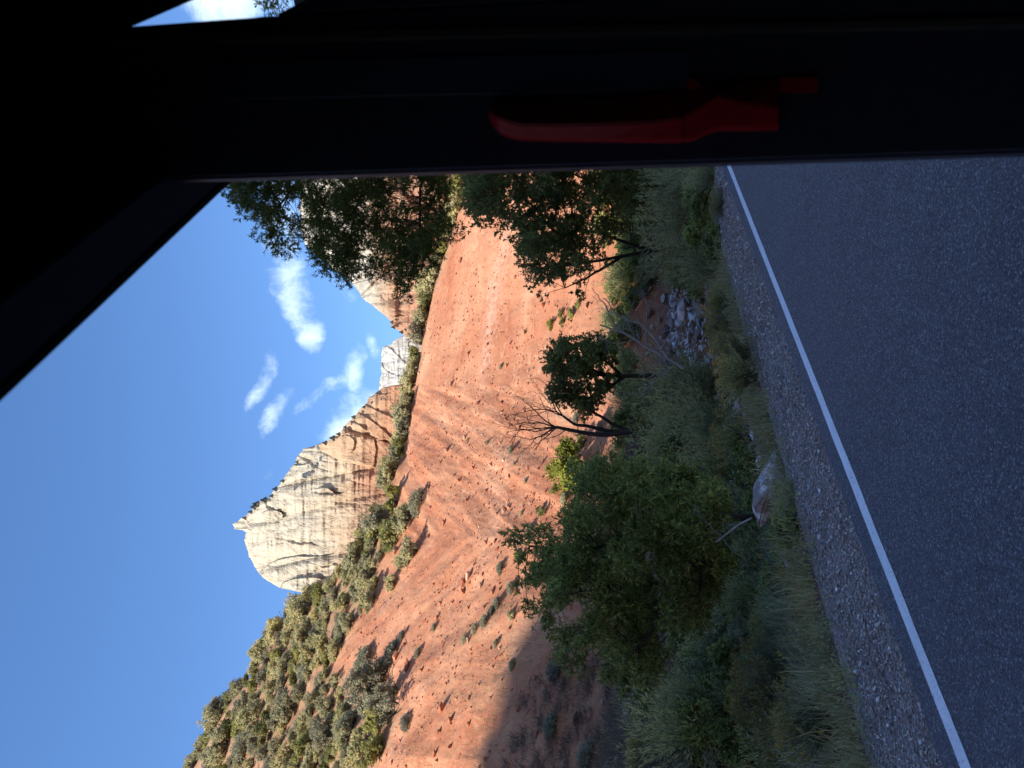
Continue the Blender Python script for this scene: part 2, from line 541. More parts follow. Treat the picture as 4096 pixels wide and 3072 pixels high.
    MAT['far_wall'] = m_simple('far_wall', (.48, .36, .28), (.62, .52, .42), .03, .95, .5, 2.0)

    MAT['bark'] = m_simple('bark', (.052, .044, .038), (.115, .10, .088), 9, .95, .8, .03, (1, 1, .25))
    MAT['bark_dark'] = m_simple('bark_dark', (.030, .026, .024), (.070, .060, .054), 9, .95, .8, .03, (1, 1, .25))
    MAT['deadwood'] = m_simple('deadwood', (.24, .23, .22), (.46, .45, .44), 10, .9, .6, .02, (1, 1, .3))
    MAT['stem'] = m_simple('stem', (.13, .125, .09), (.22, .21, .15), 12, .9, .2, .01)
    MAT['shade_twig'] = m_simple('shade_twig', (.085, .075, .065), (.17, .15, .125), 6, .95, .2, .01)
    MAT['ash_leaf'] = m_leaf('ash_leaf', [(0.095, 0.139, 0.035), (0.141, 0.195, 0.049), (0.193, 0.252, 0.063), (0.227, 0.283, 0.088)], 0.42, .1)
    MAT['elder_leaf'] = m_leaf('elder_leaf', [(0.118, 0.158, 0.055), (0.234, 0.304, 0.112), (0.306, 0.370, 0.139), (0.539, 0.590, 0.180)], 0.42, .1)
    MAT['oak_leaf'] = m_leaf('oak_leaf', [(0.146, 0.192, 0.071), (0.223, 0.275, 0.097), (0.302, 0.347, 0.125)], 0.37, .1)
    MAT['juniper'] = m_leaf('juniper', [(0.359, 0.376, 0.215), (0.490, 0.500, 0.307), (0.619, 0.589, 0.381), (0.754, 0.678, 0.473)], 0.32, .3)
    MAT['scrub_green'] = m_leaf('scrub_green', [(0.288, 0.314, 0.120), (0.409, 0.422, 0.166), (0.529, 0.503, 0.215)], 0.37, .25)
    MAT['sage'] = m_leaf('sage', [(0.306, 0.323, 0.229), (0.428, 0.435, 0.329), (0.520, 0.519, 0.398)], 0.32, .2)
    MAT['yellow_leaf'] = m_leaf('yellow_leaf', [(.26, .30, .05), (.36, .39, .075), (.44, .44, .10)], .35, .1)
    MAT['willow'] = m_leaf('willow', [(0.311, 0.367, 0.172), (0.420, 0.478, 0.236), (0.549, 0.576, 0.316)], 0.37, .25)
    MAT['grass'] = m_leaf('grass', [(0.183, 0.216, 0.093), (0.274, 0.293, 0.135), (0.392, 0.366, 0.192), (0.574, 0.481, 0.293), (0.301, 0.329, 0.174)], 0.37, .1)
    MAT['pale_grass'] = m_leaf('pale_grass', [(0.329, 0.377, 0.241), (0.469, 0.504, 0.345), (0.609, 0.605, 0.418), (0.705, 0.642, 0.439)], 0.37, .15)
    MAT['flower'] = m_leaf('flower', [(.30, .24, .05), (.40, .31, .07), (.34, .29, .11)], .2, .1)
    MAT['pine'] = m_leaf('pine', [(.08, .10, .07), (.12, .14, .09)], .2, .25)

    # creek
    m, nt, out = newmat('creek_water'); g = G(nt)
    wv = g.noise(g.coord('World', (1.2, .5, 1), (0, 0, R(-12))), 1.8, 4, .55)
    g.link(g.bsdf((.035, .030, .024), .06, g.bump(wv, .35, .08), .6), out.inputs[0]); MAT['water'] = m
    # bus interior
    MAT['trim_black'] = m_simple('trim_black', (.032, .038, .052), (.042, .048, .064), 40, .6, .15, .003, spec=.2)
    MAT['trim_navy'] = m_simple('trim_navy', (.035, .046, .070), (.045, .056, .082), 30, .5, .1, .003, spec=.35)
    MAT['trim_olive'] = m_simple('trim_olive', (.050, .050, .040), (.062, .060, .048), 30, .6, .1, .003)
    MAT['rubber'] = m_simple('rubber', (.014, .013, .013), (.022, .020, .019), 60, .7, .2, .002)
    MAT['handle_red'] = m_simple('handle_red', (.30, .010, .013), (.36, .014, .016), 25, .28, .04, .002, spec=.35)


build_materials()

# ------------------------------------------------------------------ terrain
RD = np.array([.5505, .8348])       # road direction (33.4 degrees right of the view)


def sw(X, Y): return X * RD[0] + Y * RD[1], Y * RD[0] - X * RD[1]
def xy(s, w): return s * RD[0] - w * RD[1], s * RD[1] + w * RD[0]


TOP = [(-260, 40), (-120, 120), (0, 188), (55, 219), (101, 254), (143, 276), (178, 314), (213, 344), (259, 368), (277, 386), (315, 399), (345, 405), (375, 409), (421, 417), (481, 429), (537, 446), (581, 461), (620, 476), (760, 505), (1000, 540)]
TQ, TT = np.array([qt(*p) for p in TOP]).T
UQ = lambda us: np.array([qt(u, 600)[0] for u in us])
TOEQ = UQ([-260, 0, 100, 200, 300, 384, 470, 620, 900]); TOEY = [34, 39, 43, 48, 54, 60, 66, 74, 84]
MQ = UQ([-260, 0, 200, 400, 620, 900]); MV = [.86, .82, .77, .71, .68, .62]
ZQ = UQ([-260, 0, 100, 200, 300, 400, 620]); ZV = [4, 3, 2, .6, -.4, -1, -1]


def creek_w(s): return 14 + np.logaddexp(0, (21 + .4 * (s - 33) - 14) / 1.2) * 1.2


def height(X, Y, detail=True):
    X = np.asarray(X, float); Y = np.asarray(Y, float)
    q = X / np.maximum(Y, 4.0)
    s, w = sw(X, Y)
    yt = np.interp(q, TOEQ, TOEY); m = np.interp(q, MQ, MV); zt = np.interp(q, ZQ, ZV); tt = np.interp(q, TQ, TT)
    bank = np.interp(w, [-1e4, 6.35, 7.0, 7.6, 10, 14, 18, 60], [-.14, -.14, -.11, -.17, -.85, -1.95, -2.4, -2.5])
    wc = creek_w(s)
    far = zt - np.interp(q, UQ([0, 300, 620]), [.13, .05, .02]) * (yt - Y)
    low = bank + (far - bank) * sstep(wc + .5, wc + 7, w)
    chan = -2.85 + (np.abs(w - wc) / 3.0) ** 2 * .9
    low = np.minimum(low, np.maximum(chan, -2.85))
    yr = (CH - zt + m * yt) / (m - tt)
    zr = zt + m * (yr - yt)
    soft = 3.0
    up = m * soft * np.logaddexp(0, (Y - yt) / soft) - m * soft * np.log(2) * np.exp(-((Y - yt) / 9) ** 2)
    hz = np.where(Y > yt - 12, low + np.maximum(up, 0), low)
    hz = np.where(Y > yt + 8, zt + m * (Y - yt), hz) * 1.0
    b = sstep(yt, yt + 8, Y)
    hz = np.where((Y > yt) & (Y <= yt + 8), (low + np.maximum(up, 0)) * (1 - b) + (zt + m * (Y - yt)) * b, hz)
    back = zr + np.interp(q, UQ([0, 220, 400, 620]), [.38, .2, .08, .05]) * (Y - yr)
    k = 1.2
    hz = np.where(Y > yr - 14, -k * np.logaddexp(-hz / k, -back / k), hz)
    hz = np.where(Y > yr + 14, back, hz)
    z = np.where((Y > 6) & (w > 6.35), np.maximum(hz, -2.9), bank)
    if detail:
        hm = sstep(yt - 6, yt + 10, Y) * (w > 8)
        a, bb = flowc(q, X, Y)
        g1 = fbm(a * .16, bb * .022, 3.1, 4)
        g2 = fbm(a * .55, bb * .10, 9.1, 4)
        rough = fbm(X * .45, Y * .45, z * .4, 5, .55)
        led = np.abs(fbm(a * .05, z * .22, 5.0, 4)) ** .8
        rid = 1 - np.abs(fbm(a * .32, bb * .045, 12.0, 4)) * 2
        z = z + hm * (1.0 * g1 + .42 * g2 + .30 * rough - .45 * led + .18 * rid - .02) * np.where(Y > yr + 6, .5, 1)
        lm = (1 - hm) * sstep(7.2, 9.5, w)
        z = z + lm * (.16 * fbm(X * .35, Y * .35, 1.0, 4) + .06 * fbm(X * 1.7, Y * 1.7, 2.0, 3))
    return z


def flowc(q, X, Y):
    psi = np.interp(q, [-.55, -.2, 0, .3], [R(46), R(38), R(12), R(-8)])
    return X * np.cos(psi) + Y * np.sin(psi), X * np.sin(psi) - Y * np.cos(psi)


def hit(u, v, y0=7.0, y1=400.0):
    """where the sight line through a picture point meets the ground"""
    q, t = qt(u, v)
    Y = np.geomspace(y0, y1, 1300)
    d = height(q * Y, Y) - (CH + t * Y)
    i = np.argmax(d > 0) if (d > 0).any() else len(Y) - 1
    return np.array([q * Y[i], Y[i], float(height(q * Y[i], Y[i]))])


def crest_pt(u, v=400):
    """the point of the ground that makes the skyline in this direction"""
    q = qt(u, v)[0]
    Y = np.linspace(60, 260, 1200)
    z = height(q * Y, Y)
    i = int(np.argmax((z - CH) / Y))
    return np.array([q * Y[i], Y[i], z[i]])


def ground(X, Y): return float(height(np.array([X]), np.array([Y]))[0])


def build_terrain():
    qs = np.unique(np.concatenate([np.linspace(-1.5, -.56, 60), np.linspace(-.56, .33, 640), np.linspace(.33, 1.4, 90)]))
    Ys = np.unique(np.concatenate([np.geomspace(4.0, 38, 110), np.linspace(38, 175, 390), np.geomspace(175, 420, 30)]))
    Q, YY = np.meshgrid(qs, Ys)
    X = Q * YY
    Z = height(X, YY)
    nq, ny = len(qs), len(Ys)
    V = np.stack([X, YY, Z], -1).reshape(-1, 3)
    i = np.arange(ny - 1)[:, None] * nq + np.arange(nq - 1)[None, :]
    f = np.stack([i, i + 1, i + nq + 1, i + nq], -1).reshape(-1, 4)
    me = mesh_from('terrain', V, [f], True)
    a, b = flowc(Q, X, YY)
    fl = np.stack([a, b, Z], -1).reshape(-1, 3).astype(np.float32)
    at_ = me.attributes.new('flow', 'FLOAT_VECTOR', 'POINT'); at_.data.foreach_set('vector', fl.ravel())
    # masks: r vegetated soil, g valley-floor soil, b pale ledge band
    s, w = sw(X, YY)
    yt = np.interp(Q, TOEQ, TOEY); zt = np.interp(Q, ZQ, ZV); m = np.interp(Q, MQ, MV); tt = np.interp(Q, TQ, TT)
    t = (Z - CH) / YY
    VEGQ, VEGT = np.array([qt(*p) for p in [(-200, 330), (0, 372), (40, 392), (60, 400), (90, 345), (101, 328), (134, 345), (175, 372), (200, 380), (277, 391), (330, 400), (620, 470)]]).T
    vb = np.interp(Q, VEGQ, VEGT)
    veg = sstep(-.012, .012, t - vb + .02 * fbm(X * .12, YY * .12, 4.0, 3))
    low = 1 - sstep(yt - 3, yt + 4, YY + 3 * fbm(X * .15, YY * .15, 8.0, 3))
    yr = (CH - zt + m * yt) / (m - tt); zr = zt + m * (yr - yt)
    rel = (Z - zt) / (zr - zt)
    band = np.exp(-((rel - .60 - .06 * fbm(a * .06, b * .06, 1, 3)) / .025) ** 2) * sstep(-.05, .05, Q) * .8
    band += np.exp(-((rel - .30 - .1 * fbm(a * .05, b * .05, 2, 3)) / .05) ** 2) * (1 - sstep(-.3, -.15, Q)) * sstep(.0, .4, fbm(a * .07, b * .07, 7, 3)) * .9
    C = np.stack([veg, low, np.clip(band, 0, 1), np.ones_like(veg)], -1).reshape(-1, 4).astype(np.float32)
    ca = me.attributes.new('mask', 'FLOAT_COLOR', 'POINT'); ca.data.foreach_set('color', C.ravel())
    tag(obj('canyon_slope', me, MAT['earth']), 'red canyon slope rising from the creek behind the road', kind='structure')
    # one sheet to the horizon under everything
    gx = np.array([[-6000, -6000, -3.4], [6000, -6000, -3.4], [6000, 6000, -3.4], [-6000, 6000, -3.4]], float)
    me = mesh_from('ground', gx, [np.array([[0, 1, 2, 3]])])
    me.attributes.new('flow', 'FLOAT_VECTOR', 'POINT')
    tag(obj('ground', me, MAT['earth']), 'red valley floor', kind='structure')


def strip(name, w0, w1, z0, z1, mat, s0=-120, s1=320, ns=440, edge=0.0, edge0=0.0):
    s = np.linspace(s0, s1, ns)
    nw = 7
    ww = np.linspace(0, 1, nw)
    S, T = np.meshgrid(s, ww, indexing='ij')
    e = edge * fbm(S * 1.3, 0 * S, 4.4, 6, .7); e0 = edge0 * fbm(S * 2.1, 0 * S, 7.7, 6, .7)
    Wv = w0 + (w1 - w0) * T + e * T + e0 * (1 - T)
    X, Y = xy(S, Wv)
    Z = z0 + (z1 - z0) * T
    V = np.stack([X, Y, Z], -1).reshape(-1, 3)
    i = np.arange(ns - 1)[:, None] * nw + np.arange(nw - 1)[None, :]
    f = np.stack([i, i + nw, i + nw + 1, i + 1], -1).reshape(-1, 4)
    return obj(name, mesh_from(name, V, [f], True), mat)


build_terrain()
tag(strip('road_verge', -30, -5.0, -.20, -.03, MAT['gravel_bed']), 'gravel verge on the near side of the road', kind='structure')
tag(strip('road', -5.4, 5.42, 0.0, 0.0, MAT['asphalt'], ns=1400, edge=.03), 'dark grey chip-sealed asphalt road', kind='structure')
tag(strip('road_edge_line', 5.0, 5.15, .004, .004, MAT['paint'], ns=5000, edge=.014, edge0=.014), 'white edge line along the road', kind='structure')
tag(strip('gravel_shoulder', 5.38, 7.15, -.012, -.085, MAT['gravel_bed'], edge=.05), 'gravel shoulder beside the road', kind='structure')


def rock_proto(n=13, seed=0, flat=.75):
    r = np.random.default_rng(seed)
    p = unit(r.normal(size=(n, 3))) * r.uniform(.75, 1.0, (n, 1)) * np.array([1, .85, flat])
    bm = bmesh.new()
    for c in p: bm.verts.new(c)
    res = bmesh.ops.convex_hull(bm, input=bm.verts)
    for gx in [g_ for g_ in res['geom_interior'] + res['geom_unused'] if isinstance(g_, bmesh.types.BMVert)]:
        if gx.is_valid: bm.verts.remove(gx)
    bmesh.ops.triangulate(bm, faces=bm.faces)
    bm.verts.index_update()
    V = np.array([v.co[:] for v in bm.verts]); Fc = np.array([[v.index for v in f.verts] for f in bm.faces])
    bm.free()
    return V, Fc


def stones(name, P, size, mat, label, seed=1, nproto=5, npts=8, flat=.65):
    acc = Acc(); r = np.random.default_rng(seed)
    pick = r.integers(0, nproto, len(P))
    for k in range(nproto):
        Vp, Fp = rock_proto(npts, seed * 31 + k, flat)
        idx = np.where(pick == k)[0]
        if not len(idx): continue
        an = r.uniform(0, 6.28, len(idx)); ca, sa = np.cos(an), np.sin(an)
        tx = r.normal(0, .25, len(idx))
        V = np.repeat(Vp[None], len(idx), 0) * (size[idx] * .5)[:, None, None] * r.uniform(.75, 1.25, (len(idx), 1, 3))
        x = V[..., 0] * ca[:, None] - V[..., 1] * sa[:, None]; y = V[..., 0] * sa[:, None] + V[..., 1] * ca[:, None]
        z = V[..., 2] + x * tx[:, None]
        V = np.stack([x, y, z], -1) + P[idx][:, None, :]
        f = (np.arange(len(idx)) * len(Vp))[:, None, None] + Fp[None]
        acc.add(V.reshape(-1, 3), [f.reshape(-1, 3)])
    o = obj(name, acc.mesh(name), mat)
    return tag(o, label, kind='stuff')


# loose gravel of the shoulder, thicker near the camera
n = 34000
s_ = -1 + 40 * rng.random(n) ** 1.75
w_ = 5.42 + rng.random(n) * 1.5 + .05 * rng.normal(size=n)
w_ = np.maximum(w_, 5.40 + .03 * rng.random(n))
X_, Y_ = xy(s_, w_)
size = np.clip(rng.lognormal(math.log(.021), .42, n), .012, .07) * (1 + s_ / 40)
stones('gravel_stones', np.stack([X_, Y_, -.012 - .04 * (w_ - 5.38) + size * .2], -1), size, MAT['gravel'], 'loose brown and grey gravel stones on the road shoulder', 3)

# creek
s_ = np.linspace(-20, 150, 120); wc = creek_w(s_)
A = np.stack([*xy(s_, wc - 3.4), np.full_like(s_, -2.22)], -1); B = np.stack([*xy(s_, wc + 3.4), np.full_like(s_, -2.22)], -1)
V = np.stack([A, B], 1).reshape(-1, 3); i = np.arange(119)[:, None] * 2
tag(obj('creek_water', mesh_from('creek_water', V, [i + np.array([[0, 2, 3, 1]])], True), MAT['water']), 'shallow creek running between stones below the slope', kind='structure')


n = 2600
s_ = rng.uniform(14, 56, n); w_ = creek_w(s_) + rng.normal(0, 1.9, n)
X_, Y_ = xy(s_, w_)
size = np.clip(rng.lognormal(math.log(.30), .5, n), .1, .9)
stones('creek_cobbles', np.stack([X_, Y_, np.maximum(height(X_, Y_), -2.34) + size * .16], -1), size, MAT['cobble'], 'pale water-worn cobbles lying in the creek bed', 21, flat=.6)


# ------------------------------------------------------------------ cliffs
def cliff(name, label, D, skyl, vbase, mat, nu, nv, recede, butt, seed, thick=160, rough=2.2, steps=0, dents=()):
    us = np.array([p[0] for p in skyl], float); vs = np.array([p[1] for p in skyl], float)
    U = np.linspace(us[0], us[-1], nu)
    vt = np.interp(U, us, vs) + 2.3 * fbm(U * .17, 0 * U, seed, 4, .6) + .5 * vnoise(U * .9, 0 * U, seed)
    Q = np.array([qt(u, v)[0] for u, v in zip(U, vt)]); Tt = np.array([qt(u, v)[1] for u, v in zip(U, vt)])
    tb = qt(384, vbase)[1]
    J = np.linspace(0, 1, nv)
    QQ, JJ = np.meshgrid(Q, J); TG = np.repeat(Tt[None], nv, 0)
    t = tb + (TG - tb) * JJ
    Xw = QQ * D; Zw = t * D
    zrel = (t - tb) / (Tt.max() - tb)
    dep = recede * zrel ** 2.2 + recede * .6 * np.clip(JJ - .82, 0, 1) ** 2 * 8
    b1 = fbm(Xw * .018, Zw * .003, seed, 3); b2 = np.abs(fbm(Xw * .06 + Zw * .012, Zw * .01, seed + 2, 4))
    jn = (1 - np.abs(fbm(Xw * .034 + .012 * Zw + seed, Zw * .005, seed + 4, 3))) ** 9
    jn2 = (1 - np.abs(fbm(Xw * .09 - .01 * Zw, Zw * .014, seed + 6, 3))) ** 12
    blk = np.floor(3.0 * (fbm(Xw * .030, Zw * .020, seed + 9, 2) + 1)) / 3.0
    dep = dep + butt * .22 * jn + butt * .08 * jn2 + butt * .75 * blk
    dep = dep - butt * b1 + butt * .55 * (1 - b2) ** 3 + rough * fbm(Xw * .16, Zw * .09, seed + 5, 5, .6) + rough * .8 * fbm(Xw * .04, Zw * .35, seed + 8, 4)
    if steps:
        ph = Zw * steps + 1.2 * fbm(Xw * .02, Zw * .03, seed + 3, 3)
        dep = dep + 2.2 * (np.abs((ph % 1) - .5) * 2) ** 3
    UU, VV = np.meshgrid(U, np.zeros(nv)); VV = vbase + (np.repeat(vt[None], nv, 0) - vbase) * JJ
    for (du, dv, ru, rv, tl, dp) in dents:
        UN = UU + 3.0 * fbm(UU * .12, VV * .12, seed + 11, 3); VN = VV + 3.0 * fbm(UU * .12, VV * .12, seed + 17, 3)
        a_ = R(tl); x_ = (UN - du) * math.cos(a_) + (VN - dv) * math.sin(a_); y_ = -(UN - du) * math.sin(a_) + (VN - dv) * math.cos(a_)
        dep = dep + dp * .42 * sstep(1.0, .1, np.sqrt((x_ / ru) ** 2 + (y_ / rv) ** 2))
    Yd = D + dep
    V = np.stack([QQ * Yd, Yd, CH + t * Yd], -1)
    back = V[-1].copy(); back2 = back.copy()
    back[:, 1] += thick * .5; back[:, 2] -= 12
    back2[:, 1] += thick; back2[:, 2] = V[0][:, 2] - 30
    front0 = V[0].copy(); front0[:, 2] -= 60
    V = np.concatenate([front0[None], V, back[None], back2[None]])
    nr = V.shape[0]
    i = np.arange(nr - 1)[:, None] * nu + np.arange(nu - 1)[None, :]
    f = np.stack([i, i + 1, i + nu + 1, i + nu], -1).reshape(-1, 4)
    rows = np.arange(nr) * nu
    o = obj(name, mesh_from(name, V.reshape(-1, 3), [f, rows[::-1][None, :], (rows + nu - 1)[None, :]], True), mat)
    tag(o, label, 'cliff')
    return o


PEAK = [(166, 345), (172, 320), (177, 296), (180, 279), (189, 265), (197, 258), (205, 253), (214, 248), (222, 246), (230, 245), (236, 247), (238, 243), (239, 235), (244, 233), (248, 238), (253, 246), (259, 252), (266, 259), (269, 268), (278, 274), (286, 281), (296, 289), (305, 295), (313, 299), (319, 303), (323, 318), (328, 330), (338, 350)]
cliff('sandstone_peak', 'tall pale sandstone peak, white above and tan below, behind the wooded hill', 480, PEAK, 415, MAT['cliff_peak'], 420, 260, 42, 14, 3.0, steps=0, dents=[(309, 308, 4, 16, 28, 9), (262, 270, 3, 18, 50, 6), (228, 300, 2.5, 30, 8, 7), (205, 330, 2.5, 22, -14, 7), (290, 345, 5, 3, 0, 4), (275, 330, 2.5, 26, 4, 5)])
SHOULDER = [(291, 418), (297, 392), (302, 362), (309, 338), (316, 322), (323, 318), (328, 330), (336, 340), (348, 350), (356, 358), (363, 364), (370, 369), (380, 382), (386, 412)]
cliff('sandstone_shoulder', 'orange rock shoulder with an arched alcove, right of the pale peak', 430, SHOULDER, 425, MAT['cliff_shoulder'], 180, 160, 14, 6, 21.0, thick=38, rough=1.6, dents=[(334, 364, 4.5, 17, 12, 14), (328, 386, 2.5, 9, 0, 8), (338, 352, 2.5, 8, 25, 7)])
MESA = [(350, 381), (360, 380), (372, 379), (390, 380), (405, 381), (418, 381), (421, 383), (424, 392), (429, 396), (434, 408), (440, 425)]
cliff('white_mesa', 'far flat-topped white mesa between the two sandstone walls', 800, MESA, 430, MAT['cliff_mesa'], 200, 120, 14, 5, 33.0, steps=.0)
WALL = [(425, 418), (432, 405), (437, 400), (441, 391), (449, 389), (462, 374), (470, 362), (481, 356), (492, 344), (505, 326), (514, 314), (523, 304), (540, 301), (565, 300), (600, 304), (640, 312), (700, 322), (760, 330), (860, 340)]
cliff('canyon_wall', 'banded white and orange canyon wall behind the hanging branches', 330, WALL, 470, MAT['cliff_right'], 460, 240, 26, 11, 47.0, steps=.03, dents=[(480, 372, 4, 22, -42, 9), (452, 400, 2, 10, 0, 6), (500, 395, 4, 16, -30, 8), (530, 400, 5, 20, -20, 9)])


# the wall on the camera's side of the canyon: its crest throws the shade that lies over road, creek and trees
EDGE = [(-220, 440), (-90, 462), (0, 477), (37, 490), (83, 500), (125, 513), (200, 562), (260, 598), (350, 616), (444, 627), (509, 632), (620, 640), (720, 640)]
pts = []
for u, v in EDGE:
    q, t = qt(u, v)
    Y = np.linspace(30, 120, 900)
    d = height(q * Y, Y, False) - (CH + t * Y)
    i = int(np.argmax(d > 0)) if (d > 0).any() else 400
    pts.append(np.array([q * Y[i], Y[i], CH + t * Y[i]]))
pts = np.array(pts)
TS = 300.0
crest = pts + SUNV * TS
c0 = np.linspace(0, 1, 14)[:-1, None] * np.array([1, 1, 1])
left = crest[0] + np.array([[-420, 330, 60]]) * (1 - np.linspace(0, 1, 10)[:-1, None])
right = crest[-1] + np.array([[520, -160, 25]]) * np.linspace(0, 1, 14)[1:, None]
tt_ = np.linspace(0, len(crest) - 1, 90)
mid = np.stack([np.interp(tt_, np.arange(len(crest)), crest[:, k]) for k in range(3)], -1)
C = np.concatenate([left, mid, right])
C[:, 2] += .7 * fbm(C[:, 0] * .25, C[:, 1] * .25, 2.0, 3)
rowsV = []
for j in np.linspace(0, 1, 26):
    z = -4 + (C[:, 2] + 4) * j
    out_ = 34 * (1 - j) ** 1.5 + 7 * fbm(C[:, 0] * .03, C[:, 1] * .03 + z * .01, z * .04, 4)
    out_ = out_ * (1 - j ** 6)
    nrm = np.array([-SUNV[0], -SUNV[1], 0]); nrm = nrm / np.linalg.norm(nrm)
    rowsV.append(np.stack([C[:, 0] + nrm[0] * out_, C[:, 1] + nrm[1] * out_, z], -1))
bk = C.copy(); bk[:, 0] += SUNV[0] * 120; bk[:, 1] += SUNV[1] * 120; bk[:, 2] -= 30
bk2 = bk.copy(); bk2[:, 2] = -4
V = np.stack(rowsV + [bk, bk2]); nr, nc = V.shape[:2]
i = np.arange(nr - 1)[:, None] * nc + np.arange(nc - 1)[None, :]
f = np.stack([i, i + nc, i + nc + 1, i + 1], -1).reshape(-1, 4)
tag(obj('canyon_wall', mesh_from('opposite_wall', V.reshape(-1, 3), [f], True), MAT['far_wall']), 'red rock wall on the opposite side of the canyon, behind the bus', 'cliff')


# ------------------------------------------------------------------ rocks
ROCKS = []
for k in range(7):
    Vp, Fp = rock_proto(22, 900 + k, .72)
    me = mesh_from('rock_mesh', Vp, [Fp]); ROCKS.append(me)
ORD = ['first', 'second', 'third', 'fourth', 'fifth', 'sixth', 'seventh', 'eighth', 'ninth', 'tenth', 'eleventh', 'twelfth', 'thirteenth', 'fourteenth', 'fifteenth', 'sixteenth', 'seventeenth', 'eighteenth', 'nineteenth', 'twentieth',
       'twenty-first', 'twenty-second', 'twenty-third', 'twenty-fourth', 'twenty-fifth', 'twenty-sixth', 'twenty-seventh', 'twenty-eighth', 'twenty-ninth', 'thirtieth']
ORD += [w for t, te in (('thirty', ''), ('forty', 'fortieth'), ('fifty', 'fiftieth'), ('sixty', 'sixtieth'), ('seventy', 'seventieth')) for w in ([te] if te else []) + [f'{t}-{o}' for o in ORD[:9]]]


def boulder(p, size, mat, label, group=None, k=None, dims=None, name='boulder', sink=.25):
    k = random.randrange(7) if k is None else k
    me = ROCKS[k].copy()
    d = np.array(dims if dims is not None else (1, random.uniform(.7, 1), random.uniform(.6, .85))) * size * .5
    co = np.zeros(len(me.vertices) * 3, np.float32); me.vertices.foreach_get('co', co)
    co = co.reshape(-1, 3) * d
    me.vertices.foreach_set('co', co.ravel().astype(np.float32)); me.update()
    o = obj(name, me, MAT[mat], None, (p[0], p[1], p[2] + d[2] * (1 - 2 * sink)))
    o.rotation_euler = (random.uniform(-.25, .25), random.uniform(-.25, .25), random.uniform(0, 6.28))
    return tag(o, label, 'rock', group)


# debris on the slope: stones nobody could count
n = 13000
uu = rng.uniform(-10, 620, n); vv = rng.uniform(380, 640, n)
qv = (uu - 384) / F / cp
ytv = np.interp(qv, TOEQ, TOEY); mv = np.interp(qv, MQ, MV); ztv = np.interp(qv, ZQ, ZV); ttv = np.interp(qv, TQ, TT)
yrv = (CH - ztv + mv * ytv) / (mv - ttv)
Yv = ytv + 2 + (yrv - ytv - 3) * rng.random(n) ** 1.1
Xv = qv * Yv
clus = fbm(Xv * .14, Yv * .14, 6.0, 3) + .6 * fbm(*[c * .05 for c in flowc(qv, Xv, Yv)], 2.0, 2)
keep = clus + rng.normal(0, .25, n) > .12
Xv, Yv = Xv[keep], Yv[keep]
size = np.clip(rng.lognormal(math.log(.17), .55, len(Xv)), .08, .9)
stones('talus_stones', np.stack([Xv, Yv, height(Xv, Yv) + size * .1], -1), size, MAT['talus'], 'small broken stones scattered over the red slope', 11)

SLOPE_ROCKS = [(508, 462, 7, 'red_rock'), (463, 545, 9, 'red_rock'), (452, 560, 9, 'red_rock'), (470, 548, 5, 'red_rock'), (384, 452, 8, 'tan_rock'), (318, 449, 9, 'tan_rock'), (330, 466, 8, 'tan_rock'),
               (300, 475, 6, 'red_rock'), (268, 468, 7, 'red_rock'), (258, 506, 11, 'tan_rock'), (245, 446, 8, 'red_rock'), (232, 430, 7, 'red_rock'), (150, 438, 8, 'red_rock'),
               (192, 470, 12, 'tan_rock'), (183, 482, 9, 'tan_rock'), (176, 494, 8, 'red_rock'), (112, 398, 13, 'red_rock'), (102, 410, 15, 'red_rock'), (98, 424, 8, 'red_rock'), (60, 444, 16, 'red_rock'), (48, 452, 12, 'red_rock'),
               (36, 440, 8, 'red_rock'), (22, 452, 9, 'red_rock'), (70, 470, 8, 'tan_rock'), (44, 470, 7, 'red_rock'), (14, 436, 10, 'red_rock'), (340, 520, 8, 'red_rock'), (365, 480, 7, 'red_rock'), (415, 470, 7, 'red_rock'),
               (128, 470, 9, 'tan_rock'), (84, 448, 6, 'red_rock'), (217, 398, 12, 'brown_rock'), (240, 372, 9, 'brown_rock'), (250, 410, 6, 'tan_rock'), (150, 315, 12, 'brown_rock'), (92, 262, 14, 'brown_rock'), (160, 470, 6, 'red_rock'), (395, 420, 5, 'tan_rock'), (280, 430, 6, 'tan_rock'), (402, 508, 6, 'red_rock')]
SLOPE_ROCKS.sort()
for c, mname in (('tan', 'tan_rock'), ('red', 'red_rock'), ('brown', 'brown_rock')):
    for k, (u, v, px, mt) in enumerate([r for r in SLOPE_ROCKS if r[3] == mname]):
        p = hit(u, v)
        boulder(p, px * p[1] / F * 1.0, mt, f'{c} angular block on the sunlit slope, {ORD[k]} {c} block from the hill side', 'angular blocks on the red slope')
SHADE_ROCKS = [(22, 655, 20, 'brown_rock', 'large pinkish boulder on the shaded slope, upper of the touching pair'), (14, 672, 22, 'brown_rock', 'large pinkish boulder on the shaded slope, lower of the touching pair'),
               (50, 578, 18, 'brown_rock', 'long pale-edged rock half buried in the shaded slope'), (58, 520, 7, 'red_rock', 'small red rock just inside the shadow line'), (8, 620, 10, 'brown_rock', 'small rock above the pair of boulders in the shade'),
               (75, 690, 10, 'brown_rock', 'small brown rock beside the dense green shrub'), (20, 700, 9, 'brown_rock', 'little rock under the pair of shaded boulders'), (66, 604, 6, 'pale_rock', 'small pale stone in the shaded red soil'),
               (124, 700, 12, 'brown_rock', 'brown rock at the dark bank below the leafy tree'), (140, 712, 10, 'red_rock', 'reddish rock at the dark bank below the leafy tree')]
for (u, v, px, mt, lb) in SHADE_ROCKS:
    p = hit(u, v)
    boulder(p, px * p[1] / F * 1.2, mt, lb)
p = at(308, 612, 47); p[2] = ground(p[0], p[1]); boulder(p, 3.6, "dark_rock", 'dark brown outcrop above the leafy tree, in shadow against the lit slope', k=2, dims=(1.1, .9, 1.25), name='outcrop')
